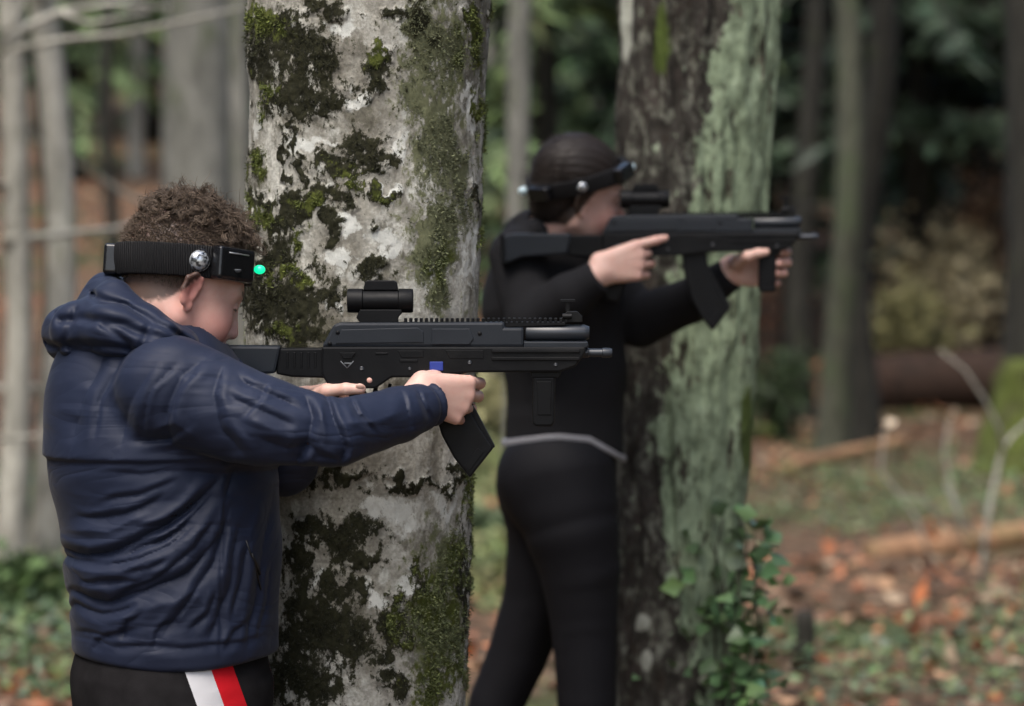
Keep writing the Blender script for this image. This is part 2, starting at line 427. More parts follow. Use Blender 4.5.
# ------------------------------------------------------------------ leaf litter, herbs, brush
def scatter(n, x0, x1, y0, y1, dens=None):
    x = rng.uniform(x0, x1, n); y = rng.uniform(y0, y1, n); x = x * (.35 + y / y1 * .65)
    if dens is not None:
        m = rng.random(n) < dens(x, y); x = x[m]; y = y[m]
    return np.stack([x, y, ground_z(x, y)], -1)
p = scatter(42000, -10, 10, 7, 45, lambda x, y: np.clip((fbm(np.stack([x * .7, y * .5, x * 0], -1), 2) - .3) * 3, .1, 1))
n = len(p); p[:, 2] += rng.random(n) * .03 + .01
d = unit(rng.normal(size=(n, 3)) * (1, 1, .35)); s_ = unit(np.cross(d, np.array((0, 0, 1.)) + rng.normal(size=(n, 3)) * .5))
pal = np.array([(.34, .14, .07), (.27, .12, .065), (.17, .095, .06), (.36, .22, .13), (.11, .066, .042), (.29, .22, .15), (.34, .11, .04)])
v, f = leaf_verts(p, d, s_, rng.uniform(.05, .13, n), rng.uniform(.04, .08, n), .25)
c = pal[rng.integers(0, len(pal), n)] * rng.uniform(.6, 1.2, (n, 1))
lo_ = link('leaf_litter', mesh_np('leaf_litter', v, [f], False, {'Col': np.repeat(c, 4, 0)}), leaf_mat('dry leaves', .7))
tag(lo_, 'orange brown fallen leaves spread over the forest floor', 'fallen leaves', kind='stuff')
def herb(name, label, n, x0, x1, y0, y1, hmax, col, lmin, lmax, dens=None, px=None):
    p = scatter(n, x0, x1, y0, y1, dens); n = len(p)
    m = 7; base = np.repeat(p, m, 0) + rng.normal(size=(n * m, 3)) * (.07, .07, 0); hh = np.repeat(rng.random(n), m) * hmax
    base[:, 2] += hh * rng.random(n * m) + .02
    d = unit(rng.normal(size=(n * m, 3)) * (1, 1, .4) + (0, 0, .15)); s_ = unit(np.cross(d, np.array((0, 0, 1.)) + rng.normal(size=(n * m, 3)) * .4))
    L = rng.uniform(lmin, lmax, n * m)
    v, f = leaf_verts(base, d, s_, L, L * rng.uniform(.45, .75, n * m), .2)
    c = np.array(col)[rng.integers(0, len(col), n * m)] * np.exp(rng.normal(size=(n * m, 1)) * .3)
    o = link(name, mesh_np(name, v, [f], False, {'Col': np.repeat(c, 4, 0)}), leaf_mat(name, .45)); tag(o, label, 'ground cover', kind='stuff')
patch = lambda k, t: (lambda x, y: ((fbm(np.stack([x * .9 + k, y * .55, x * 0], -1), 3) > t) * 1.))
GREEN = [(.07, .12, .045), (.10, .15, .055), (.055, .095, .045), (.14, .17, .07), (.09, .13, .08)]
herb('undergrowth', 'green brambles and herbs over the floor beside the navy jacket', 2900, -5.5, -.6, 8.5, 17, .26, GREEN, .025, .065, patch(3, .30))
herb('undergrowth', 'green herbs and ivy leaves on the floor beside the lichened tree', 2300, .3, 5.5, 8.2, 18, .17, GREEN, .022, .055, patch(9, .46))
herb('undergrowth', 'yellowish green grass patch seen between the two trunks', 900, -.9, .5, 11, 24, .15, [(.13, .15, .055), (.16, .16, .07), (.09, .12, .04)], .05, .12)

# unseen belt of leaf cards, added to block light from the sides
n = 9000; ang = rng.uniform(-.5 * math.pi - 2.5, -.5 * math.pi + 2.5, n); rr = rng.uniform(9, 20, n)
p = np.stack([np.cos(ang) * rr, 6 + np.sin(ang) * rr, rng.uniform(0, 1, n) ** .8 * 11], -1)
u_ = p[:, 0] / np.maximum(p[:, 1], .1); p = p[((p[:, 1] < 0) & (np.abs(p[:, 0]) > -p[:, 1] * 1.3)) | ((p[:, 1] >= 0) & (np.abs(u_) > .42))]; n = len(p)
d = rand_dirs(n); v, f = leaf_verts(p, d, perp(d), rng.uniform(.8, 1.8, n), rng.uniform(.4, .9, n), .2)
c = np.array((.03, .042, .02)) * np.exp(rng.normal(size=(n, 1)) * .3)
tag(link('unseen_leaf_belt', mesh_np('unseen_leaf_belt', v, [f], False, {'Col': np.repeat(c, 4, 0)}), LEAF), 'unseen dark leafy belt added to block side light', 'woods', kind='stuff')
# ------------------------------------------------------------------ the two near trees
def near_tree(name, p0, p1, r0, r1, label, ns, nz, masks, relief, zlo=.0, zhi=1., elev=True):
    """a trunk with dense skin; masks(px,py,pos,ang) -> dict of attributes"""
    z0, z1 = -.15, 9.
    zz = np.concatenate([np.linspace(z0, zlo, 12)[:-1], np.linspace(zlo, zhi, nz), np.linspace(zhi, z1, 16)[1:]])
    p0 = np.asarray(p0); p1 = np.asarray(p1); t = (zz - p0[2]) / (p1[2] - p0[2])
    cen = p0 + (p1 - p0) * t[:, None]; rad = np.interp(t, [0, 1, 5], [r0, r1, r1 * .75]) + r0 * .55 * np.exp(-np.maximum(zz, 0) / .22)
    a = np.arange(ns) / ns * 2 * math.pi; dirs = np.stack([np.cos(a), np.sin(a), a * 0], -1)
    base = (cen[:, None] + rad[:, None, None] * dirs[None]).reshape(-1, 3); dr = np.tile(dirs, (len(zz), 1))
    px, py = pix(base); at_ = masks(px, py, base, np.tile(a, len(zz)))
    v = base + dr * relief(base, at_)[:, None]
    i = np.arange(len(zz) - 1)[:, None] * ns; j = np.arange(ns)[None]; k = (j + 1) % ns
    F = np.stack([i + j, i + k, i + ns + k, i + ns + j], -1).reshape(-1, 4)
    root = empty(name, (p0[0], p0[1], 0)); tag(root, label, 'tree', None)
    return root, mesh_np('trunk', v, [F], True, at_), v, dr, at_

def blobs(px, py, lst):
    m = np.zeros(len(px), np.float32)
    for x, y, rx, ry in lst: m = np.maximum(m, np.exp(-.95 * (((px - x) / rx) ** 2 + ((py - y) / ry) ** 2) ** .68))
    return m
DARK = [(285, 30, 30, 26), (302, 55, 34, 40), (300, 92, 42, 26), (330, 95, 30, 18), (268, 70, 10, 20), (385, 70, 20, 26), (380, 88, 14, 16), (325, 8, 30, 12), (360, 155, 30, 20), (345, 175, 26, 16),
        (318, 200, 26, 18), (300, 190, 14, 12), (285, 215, 16, 12), (385, 190, 20, 9), (258, 160, 9, 22), (262, 200, 9, 12), (270, 225, 16, 18), (278, 255, 26, 26), (290, 300, 42, 36), (262, 300, 22, 34),
        (320, 290, 20, 30), (300, 335, 40, 22), (378, 272, 18, 14), (375, 228, 8, 8), (395, 5, 14, 7), (475, 20, 12, 24),
        (476, 200, 6, 14), (340, 545, 36, 28), (315, 530, 18, 14), (360, 560, 16, 12), (320, 625, 46, 36), (350, 640, 22, 22), (300, 680, 52, 36), (395, 625, 22, 24), (400, 605, 14, 14), (300, 590, 20, 30),
        (410, 480, 30, 6), (340, 478, 30, 7), (450, 480, 12, 10), (400, 690, 20, 14), (335, 478, 12, 10), (330, 400, 16, 10)]
DARK += [(270, 45, 22, 46), (325, 60, 20, 26), (265, 275, 14, 50), (330, 230, 12, 16), (345, 200, 14, 12), (300, 130, 4, 34), (288, 160, 5, 40), (310, 165, 4, 30), (295, 205, 22, 22), (275, 330, 30, 16), (240, 280, 10, 40), (420, 20, 12, 26), (300, 560, 16, 18), (345, 590, 22, 16), (290, 650, 22, 60), (380, 660, 14, 24), (465, 600, 8, 80), (420, 590, 16, 18), (365, 530, 16, 16)]
GRN = [(268, 15, 14, 22), (285, 30, 14, 12), (262, 165, 9, 25), (260, 215, 12, 14), (268, 110, 6, 16), (275, 85, 10, 12), (380, 60, 14, 16), (310, 205, 20, 14), (350, 180, 18, 10), (385, 190, 14, 7), (290, 275, 14, 14), (285, 330, 20, 10), (300, 240, 10, 14),
       (475, 30, 10, 50), (450, 60, 8, 30), (440, 270, 9, 30), (480, 130, 5, 80), (478, 240, 4, 30), (455, 560, 12, 60), (435, 610, 30, 60), (440, 680, 28, 50), (400, 620, 10, 30), (462, 480, 6, 60)]
WHITE = [(345, 32, 18, 15), (363, 97, 22, 12), (398, 150, 14, 22), (385, 245, 18, 22), (312, 140, 30, 12), (258, 120, 8, 18), (318, 60, 10, 8), (345, 225, 14, 14), (395, 185, 12, 10), (345, 255, 16, 14), (472, 105, 8, 30), (470, 250, 7, 40), (258, 285, 6, 14), (330, 300, 10, 10), (400, 510, 26, 26), (375, 500, 18, 18), (355, 590, 12, 10), (375, 600, 14, 12), (405, 585, 12, 10), (320, 585, 8, 8), (440, 500, 14, 14)]
FUZZ = [(445, 60, 20, 60), (450, 130, 14, 60), (440, 260, 16, 70), (415, 20, 18, 30), (425, 40, 22, 60), (430, 130, 26, 70), (432, 230, 24, 60), (438, 290, 20, 40), (420, 95, 20, 40), (455, 180, 16, 60), (435, 620, 34, 70), (440, 560, 18, 40)]
def masks1(px, py, p, ang):
    front = p[:, 1] < D0 + .36
    wn = fbm(p * 22, 4) - .5; wn2 = fbm(p * 60 + 9, 3) - .5
    qx = px + wn * 44 + wn2 * 26; qy = py + (fbm(p * 22 + 31, 4) - .5) * 50 + wn2 * 26
    back = sstep(.52, .6, fbm(p * (7, 7, 4) + 40, 4))
    frame = sstep(720, 760, py) + sstep(-10, -50, py)
    off = np.where(front, np.clip(frame, 0, 1), 1)
    g = lambda L: np.where(off > 0, np.maximum(blobs(qx, qy, L) * (1 - off), back * off), blobs(qx, qy, L)).astype(np.float32)
    return {'dark': g(DARK), 'green': g(GRN) * np.where(front, 1, .7), 'fuzz': g(FUZZ), 'white': blobs(qx, qy, WHITE) * (off <= 0)}
def relief1(p, a):
    m = sstep(.3, .6, a['dark'] + (fbm(p * 90, 3) - .5) * .4); g = sstep(.35, .7, a['green'])
    return (fbm(p * (9, 9, 5), 4) - .5) * .014 + (fbm(p * (70, 70, 45), 3) - .5) * .004 + m * .0015 + np.maximum(m, g) * (fbm(p * 120, 2) - .3) * .005
bt0 = at(351, 700, D0 + .33); bt1 = at(369, 0, D0 + .33)
k0 = FPX / (D0 + .30)
tree1, me1, tv, tdr, tat = near_tree('beech_tree', bt0, bt1, 113 / k0, 120 / k0, 'thick pale grey trunk blotched with dark and green moss beside the navy jacket', 560, 620, masks1, relief1, .66, 1.86)
bm_ = MAT('mossy pale bark', rough=.9, spec=.2)
co1 = bm_.co(1, 1, .7)
fine = bm_.noise(75, 8, co1, .78); med = bm_.noise(17, 5, co1, .65, .6); big = bm_.noise(7, 4, bm_.co(1, 1, .45), .6); vert = bm_.noise(30, 5, bm_.co(1, 1, .12), .7); hor = bm_.noise(30, 5, bm_.co(.25, .25, 2.2), .65)
col = bm_.ramp(med, [(.3, (.17, .16, .13)), (.45, (.37, .36, .315)), (.56, (.53, .525, .47)), (.72, (.62, .62, .57))])
col = bm_.mix(bm_.ramp(big, [(.46, 0), (.64, .7)]), col, bm_.ramp(fine, [(.3, (.085, .075, .058)), (.62, (.27, .255, .21))]))
col = bm_.mix(bm_.ramp(hor, [(.57, 0), (.68, .45)]), col, (.10, .09, .07))
lv = bm_.node('ShaderNodeTexVoronoi'); lv.inputs['Scale'].default_value = 24; bm_.lk(co1, lv.inputs[0])
lsp = bm_.math('ADD', lv.outputs['Distance'], bm_.math('MULTIPLY', fine, .5))
col = bm_.mix(bm_.ramp(lsp, [(.40, .8), (.50, 0)]), col, bm_.ramp(fine, [(.3, (.46, .47, .42)), (.7, (.66, .66, .61))]))
col = bm_.mix(bm_.ramp(fine, [(.58, 0), (.68, .85)]), col, (.06, .052, .035))
col = bm_.mix(bm_.ramp(bm_.noise(11, 6, bm_.co(1, 1, .8), .72), [(.53, 0), (.60, .8)]), col, bm_.ramp(fine, [(.35, (.055, .05, .036)), (.65, (.17, .16, .12))]))
col = bm_.mix(bm_.ramp(vert, [(.60, 0), (.70, .6)]), col, (.08, .07, .052))
col = bm_.mix(bm_.ramp(bm_.noise(200, 3), [(.4, .35), (.6, 0)]), col, (.09, .085, .065))
th = lambda a, lo, hi, amp: bm_.ramp(bm_.math('ADD', bm_.attr(a), bm_.math('MULTIPLY', bm_.math('SUBTRACT', fine, .5), amp)), [(lo, 0), (hi, 1)])
col = bm_.mix(th('white', .45, .62, 1.6), col, bm_.ramp(fine, [(.3, (.48, .49, .45)), (.7, (.64, .65, .61))]))
col = bm_.mix(th('fuzz', .36, .60, 2.8), col, bm_.ramp(fine, [(.3, (.06, .065, .032)), (.7, (.19, .20, .115))]))
col = bm_.mix(th('dark', .40, .54, 2.6), col, bm_.ramp(fine, [(.35, (.006, .0065, .003)), (.65, (.028, .028, .013))]))
col = bm_.mix(th('green', .50, .72, 2.4), col, bm_.ramp(fine, [(.35, (.02, .026, .006)), (.65, (.085, .10, .02))]))
bm_.color(col).bump(bm_.math('ADD', fine, bm_.math('MULTIPLY', med, .8)), .7, .006)
link('trunk', me1, bm_.m, tree1)
# tufts of moss: thousands of fine blades standing on the mossy patches
def tufts(name, v, dr, wgt, n, parent, L, colfn, mat):
    idx = rng.choice(len(v), n, p=wgt / wgt.sum()); p = v[idx] + rng.normal(size=(n, 3)) * .0015
    d = unit(dr[idx] * .75 + rng.normal(size=(n, 3)) * .7 + (0, 0, -.1)); s_ = perp(d); LL = rng.uniform(.4, 1.2, n) * L
    vv, ff = leaf_verts(p, d, s_, LL, LL * .28, .1)
    link(name, mesh_np(name, vv, [ff], False, {'Col': np.repeat(colfn(idx, n), 4, 0)}), mat, parent)
vis = (tv[:, 2] > .62) & (tv[:, 2] < 1.92) & (tdr[:, 1] < .35)
wg = vis * (sstep(.35, .9, tat['dark']) * .3 + sstep(.45, .8, tat['green']) * 1.0 + sstep(.35, .8, tat['fuzz']) * .55) * sstep(.4, .6, fbm(tv * 40, 3) + .05)
MOSSM = leaf_mat('moss blades', .8)
def mosscol(idx, n):
    g = np.clip(tat['green'][idx] * 1.3 - .1, 0, 1)[:, None]; f_ = np.clip(tat['fuzz'][idx], 0, 1)[:, None]
    c = np.array((.013, .0135, .0065)) * (1 - g) + np.array((.085, .105, .022)) * g
    c = c * (1 - .7 * f_) + np.array((.15, .165, .09)) * .7 * f_
    return c * np.exp(rng.normal(size=(n, 1)) * .4)
tufts('moss', tv, tdr, wg, 38000, tree1, .0065, mosscol, MOSSM)

# second tree: dark ridged bark on one side, pale green lichen on the other
def masks2(px, py, p, ang):
    e = np.interp(py, [0, 100, 215, 300, 400, 500, 600, 706], [708, 706, 692, 668, 655, 660, 672, 690])
    wn = (fbm(p * (14, 14, 8), 4) - .5) * 70 + (fbm(p * 45, 3) - .5) * 36
    li = sstep(-12, 22, px + wn - e)
    return {'lichen': li.astype(np.float32), 'moss': blobs(px, py, [(663, 40, 9, 40), (657, 55, 6, 24), (742, 430, 7, 50)]), 'pale': blobs(px, py, [(643, 622, 9, 10), (647, 660, 7, 12), (629, 10, 6, 60), (705, 680, 9, 6)])}
def relief2(p, a):
    an = np.arctan2(p[:, 1] - DG - .33, p[:, 0] - .41)
    rid = 1 - np.abs(2 * vnoise(np.stack([an * 7 + 2 * fbm(p * 4, 2), p[:, 2] * 4.5, an * 0], -1)) - 1)
    return (rid - .5) * .022 + (fbm(p * (40, 40, 25), 3) - .5) * .012 + a['lichen'] * .003
gk = FPX / (DG + .33)
g0 = at(665, 706, DG + .33); g1 = at(700, 0, DG + .33)
tree2, me2, tv2, tdr2, tat2 = near_tree('oak_tree', g0, g1, 61 / gk, 77 / gk, 'ridged dark trunk coated with pale green lichen behind the second gun', 300, 360, masks2, relief2, .2, 2.1)
b2 = MAT('lichened bark', rough=.9, spec=.2); c2 = b2.co(1, 1, .55)
f2 = b2.noise(38, 6, c2, .7); m2 = b2.noise(12, 4, c2, .6, .4); s2 = b2.noise(75, 4, b2.co(1, 1, .5), .7)
dk = b2.ramp(f2, [(.3, (.012, .010, .008)), (.55, (.042, .038, .032)), (.72, (.10, .094, .082))])
dk = b2.mix(b2.ramp(m2, [(.56, 0), (.66, .5)]), dk, (.06, .045, .04))
dk = b2.mix(b2.ramp(b2.noise(34, 6, b2.co(1, 1, .6), .75), [(.51, 0), (.60, .85)]), dk, b2.ramp(s2, [(.3, (.10, .10, .08)), (.7, (.23, .235, .19))]))
lc = b2.ramp(f2, [(.32, (.07, .085, .055)), (.45, (.19, .24, .155)), (.6, (.29, .36, .24)), (.8, (.42, .49, .36))])
lc = b2.mix(b2.ramp(b2.noise(22, 4, b2.co(1, 1, .4), .7), [(.60, 0), (.66, .8)]), lc, (.07, .035, .032))
lm = b2.ramp(b2.math('ADD', b2.attr('lichen'), b2.math('MULTIPLY', b2.math('SUBTRACT', f2, .5), 3.0)), [(.38, 0), (.52, 1)])
c_ = b2.mix(lm, dk, lc)
c_ = b2.mix(b2.ramp(b2.noise(30, 5, b2.co(1, 1, .3), .7), [(.56, 0), (.62, .95)]), c_, (.035, .028, .022))
c_ = b2.mix(b2.ramp(b2.math('ADD', b2.attr('moss'), b2.math('MULTIPLY', b2.math('SUBTRACT', f2, .5), .8)), [(.4, 0), (.6, .9)]), c_, (.07, .10, .02))
c_ = b2.mix(b2.ramp(b2.attr('pale'), [(.4, 0), (.5, 1)]), c_, (.33, .34, .29))
b2.color(c_).bump(f2, .8, .012)
link('trunk', me2, b2.m, tree2)

# ivy at its foot
iv = empty('ivy_plant', (g0[0] + .2, g0[1] - .2, 0)); tag(iv, 'broad leaved green ivy climbing the foot of the lichened tree', 'ivy')
st = Acc(); pos = []
for k in range(13):
    x0 = random.uniform(702, 752); q = []; x = x0; dd_ = random.uniform(.0, .35)
    ytop = random.uniform(425, 640)
    for m, yy in enumerate(np.linspace(860, ytop, 14)):
        x += random.uniform(-8, 8); q.append(at(x, yy, DG + .1 + dd_ * .6))
    st.tube(q, np.linspace(.004, .0015, 14), 5)
    for m in range(3, 14):
        for r_ in range(2): pos.append(q[m] + rng.normal(size=3) * (.04, .05, .03))
pos = np.array(pos); n = len(pos)
d = unit(rng.normal(size=(n, 3)) * (.8, .5, .4) + (.15, -.45, -.3)); s_ = perp(d); L = rng.uniform(.028, .066, n)
v, f = leaf_verts(pos, d, s_, L, L * .8, .2)
c = np.array((.085, .155, .065)) * np.exp(rng.normal(size=(n, 1)) * .45) * (1 + rng.normal(size=(n, 3)) * .08)
link('leaves', mesh_np('leaves', v, [f], False, {'Col': np.repeat(c, 4, 0)}), leaf_mat('ivy leaf', .35), iv); st.build('stem', B_BROWN, iv)
# ------------------------------------------------------------------ logs, brush and twigs
def log(label, pa, pb, r, mat, name='fallen_log'):
    b = (np.asarray(pa) + pb) / 2; root = empty(name, b); tag(root, label, 'log', 'fallen logs on the forest floor')
    a = trunk_mesh(pa, pb, r, r * .8, 1, .05, ns=16, nz=20); a.build('log_body', mat, root); return root
def gpt(px, py, d): return at(px, py, d)
RED = bark_mat('rotten wood', (.016, .011, .009), (.052, .03, .021), (.04, .04, .02), .62)
log('big dark rotten log lying across the slope beyond the lichen trunk', gpt(862, 385, 22.5), gpt(1080, 372, 22.5), .26, RED)
ORG = bark_mat('barkless wood', (.13, .075, .045), (.36, .21, .12), (.09, .10, .04), .58, 8, .3)
log('long orange brown bare log on the leaf litter', gpt(868, 556, 12.9), gpt(1060, 528, 13.2), .068, ORG)
log('short pale mossy log end beside the lichened tree', gpt(720, 437, 18.5), gpt(780, 432, 19), .06, B_MOSSY)
log('low grey branch lying among the green leaves', gpt(850, 690, 9.2), gpt(935, 684, 9.4), .022, B_GREY)
log('rusty stick half sunk in the leaf litter', gpt(790, 470, 16.5), gpt(900, 440, 17.5), .045, ORG)
stp = empty('tree_stump', gpt(803, 690, 9.3)); tag(stp, 'small dark broken stump among the ivy leaves', 'stump')
trunk_mesh(gpt(803, 720, 9.3), gpt(806, 612, 9.3), .035, .028, 1.3, .01, nz=12).build('trunk', B_DARK, stp)
# pale bare saplings with a few dry leaves
DRY = leaf_mat('dry beech leaf', .6)
def twig(name, label, pts, d, r, branches, leaves=(), mat=B_PALE):
    q = np.array([at(x, y, d + .02 * k) for k, (x, y) in enumerate(pts)]); root = empty(name, q[0]); tag(root, label, 'sapling', 'bare saplings on the forest floor')
    a = Acc(); a.tube(q, np.linspace(r, r * .5, len(q)), 7)
    for bp in branches: a.tube([at(x, y, d - .03 * k) for k, (x, y) in enumerate(bp)], np.linspace(r * .7, r * .3, len(bp)), 6)
    a.build('stem', mat, root)
    for (x, y) in leaves:
        c0 = at(x, y, d); a = Acc()
        p = np.repeat(c0[None], 4, 0) + rng.normal(size=(4, 3)) * .006; dd = unit(rng.normal(size=(4, 3)) + (0, -.2, .5)); L = np.full(4, .045)
        v, f = leaf_verts(p, dd, perp(dd), L, L * .8, .2); cc = np.tile(np.array((.62, .52, .4)), (16, 1))
        link('leaf', mesh_np('leaf', v, [f], False, {'Col': cc}), DRY, root)
twig('bare_sapling', 'forked pale bare sapling at the picture edge', [(982, 585), (984, 545), (992, 495), (1002, 450), (1012, 436), (1030, 420)], 11.5, .014,
     [[(1003, 452), (1000, 430), (985, 400), (965, 370), (940, 350)], [(984, 545), (960, 520), (945, 480)]])
twig('bare_sapling', 'thin stem tipped with one pale dry leaf, nearer the trunk', [(935, 570), (915, 515), (880, 470), (885, 430)], 11.8, .007, [[(900, 495), (925, 500), (960, 540)]], [(888, 427)])
twig('bare_sapling', 'thin stem tipped with a pale dry leaf beside the forked sapling', [(968, 560), (955, 500), (944, 455), (949, 422)], 12.2, .007, [], [(950, 417)])
twig('bare_sapling', 'tangle of thin pale twigs hanging above the forked young tree', [(-10, 60), (30, 25), (60, 12), (110, 4), (170, 8)], 11.0, .02,
     [[(15, 50), (60, 40), (120, 34), (180, 22), (250, 6)], [(60, 12), (90, 24), (150, 12)], [(-5, 45), (14, 22), (26, -5)]])
twig('bare_sapling', 'thin twig crossing low behind the navy jacket', [(-10, 668), (40, 655), (75, 640)], 9.6, .006, [[(10, 662), (30, 630), (60, 610)]])
twig('bare_sapling', 'fallen twig lying low across the floor by the pale trunk foot', [(-10, 440), (20, 438), (70, 432)], 10.5, .012, [])
# yellow-beige brush under the dark evergreens
def bush(label, px, d, wpx, hpx, n, col, L=.1, zoff=0):
    b = on_ground(px, d); root = empty('brush_bush', b); tag(root, label, 'bush', 'low bushes on the slope')
    W = wpx / FPX * d / 2; H = hpx / FPX * d; a = Acc()
    pos = []
    for k in range(26):
        ang = random.uniform(0, 6.28); e = b + np.array((math.cos(ang) * W * random.uniform(.2, 1), math.sin(ang) * W * .6, H * random.uniform(.4, 1)))
        m_ = (b + e) / 2 + rng.normal(size=3) * .1 * H + np.array((0, 0, H * .2)); q = [b, m_, e]; a.tube(q, [.012, .008, .003], 5)
        t = rng.random(n // 26)[:, None] ** .6; pos.append(np.where(t < .5, b + (m_ - b) * t * 2, m_ + (e - m_) * (t * 2 - 1)) + rng.normal(size=(n // 26, 3)) * .09 * H)
    pos = np.concatenate(pos); m = len(pos); dd = rand_dirs(m); LL = rng.uniform(.5, 1.3, m) * L
    v, f = leaf_verts(pos, dd, perp(dd), LL, LL * .6, .2); c = np.array(col) * np.exp(rng.normal(size=(m, 1)) * .4)
    link('foliage', mesh_np('foliage', v, [f], False, {'Col': np.repeat(c, 4, 0)}), LEAF, root); a.build('stem', B_BROWN, root)
bush('loose yellow beige bush beneath the near black conifer', 940, 24, 115, 150, 3300, (.31, .27, .165))
bush('beige dead bush close to the broad mossy footed trunk', 990, 25.5, 80, 190, 1800, (.34, .22, .14))
bush('small yellow green bush beside the dark brown trunk', 905, 23.3, 70, 110, 1400, (.2, .19, .085))
bush('dark green low bush behind the lichened tree', 775, 21, 70, 90, 700, (.03, .05, .02))
bush('pale straw coloured bush glimpsed between the mossy trunk and black jacket', 485, 19, 60, 70, 700, (.26, .25, .13))
bush('green bramble bush low beside the navy jacket', 20, 10.4, 90, 70, 900, (.06, .1, .035), .07)
bush('green leafy bush between the mossy trunk and black leggings', 488, 13, 60, 40, 500, (.07, .1, .05), .07)
# ------------------------------------------------------------------ the two toy guns
GUN_BODY = MAT('black plastic', (.0035, .0038, .0045), .40, .16); n_ = GUN_BODY.noise(240, 3); GUN_BODY.bump(n_, .12, .001)
sm_ = GUN_BODY.noise(30, 5); gd_ = GUN_BODY.noise(9, 6, rough=.7); GUN_BODY.color(GUN_BODY.mix(GUN_BODY.ramp(gd_, [(.5, 0), (.72, .5)]), (.0035, .0038, .0045), (.012, .012, .0115)))
GUN_BODY.roughness(GUN_BODY.ramp(sm_, [(.35, .34), (.65, .55)]))
GUN_TOP = MAT('dark blue grey plastic', (.010, .013, .018), .36, .32); GUN_TOP.bump(GUN_TOP.noise(260, 3), .1, .001)
t_ = GUN_TOP.noise(24, 5); GUN_TOP.roughness(GUN_TOP.ramp(t_, [(.35, .30), (.65, .5)]))
GUN_STEEL = MAT('gun metal', (.018, .022, .028), .34, .5)
GLASS = MAT('dark lens', (.004, .006, .012), .06, .8); BLUE = MAT('blue trigger', (.012, .03, .22), .4); MARK = MAT('faded grey print', (.10, .11, .12), .6)
gx = lambda x: (x - 450) / 700.; gzz = lambda y: (347 - y) / 700.
def ext(poly, y0, y1, bev, mat, name, parent, taper=None):
    bm = bmesh.new(); vs_ = [bm.verts.new((gx(x), y0, gzz(y))) for x, y in poly]; f = bm.faces.new(vs_)
    r = bmesh.ops.extrude_face_region(bm, geom=[f]); nv = [e for e in r['geom'] if isinstance(e, bmesh.types.BMVert)]
    bmesh.ops.translate(bm, verts=nv, vec=(0, y1 - y0, 0)); bmesh.ops.recalc_face_normals(bm, faces=bm.faces)
    if bev: bmesh.ops.bevel(bm, geom=list(bm.edges), offset=bev, segments=2, profile=.6, affect='EDGES', clamp_overlap=True)
    me = bpy.data.meshes.new(name); bm.to_mesh(me); bm.free(); return link(name, me, mat, parent)
def lathe(prof, cy, cz, mat, name, parent, ns=28):
    V = []; a = np.arange(ns) / ns * 2 * math.pi
    for x, r in prof: V.append(np.stack([np.full(ns, gx(x)), cy + r / 700 * np.cos(a), gzz(cz) + r / 700 * np.sin(a)], -1))
    m = len(prof); V = np.concatenate(V); i = np.arange(m - 1)[:, None] * ns; j = np.arange(ns)[None]; k = (j + 1) % ns
    F = np.stack([i + j, i + k, i + ns + k, i + ns + j], -1).reshape(-1, 4)
    me = mesh_np(name, V, [F]); me.set_sharp_from_angle(angle=R(35)); return link(name, me, mat, parent)
def boxes(lst, mat, name, parent):
    bm = bmesh.new()
    for x0, x1, y0, y1, a, b in lst:
        g = bmesh.ops.create_cube(bm, size=1)['verts']
        bmesh.ops.scale(bm, verts=g, vec=((x1 - x0) / 700, b - a, (y1 - y0) / 700)); bmesh.ops.translate(bm, verts=g, vec=((gx(x0) + gx(x1)) / 2, (a + b) / 2, (gzz(y0) + gzz(y1)) / 2))
    bmesh.ops.bevel(bm, geom=list(bm.edges), offset=.0006, segments=1, affect='EDGES')
    me = bpy.data.meshes.new(name); bm.to_mesh(me); bm.free(); return link(name, me, mat, parent)
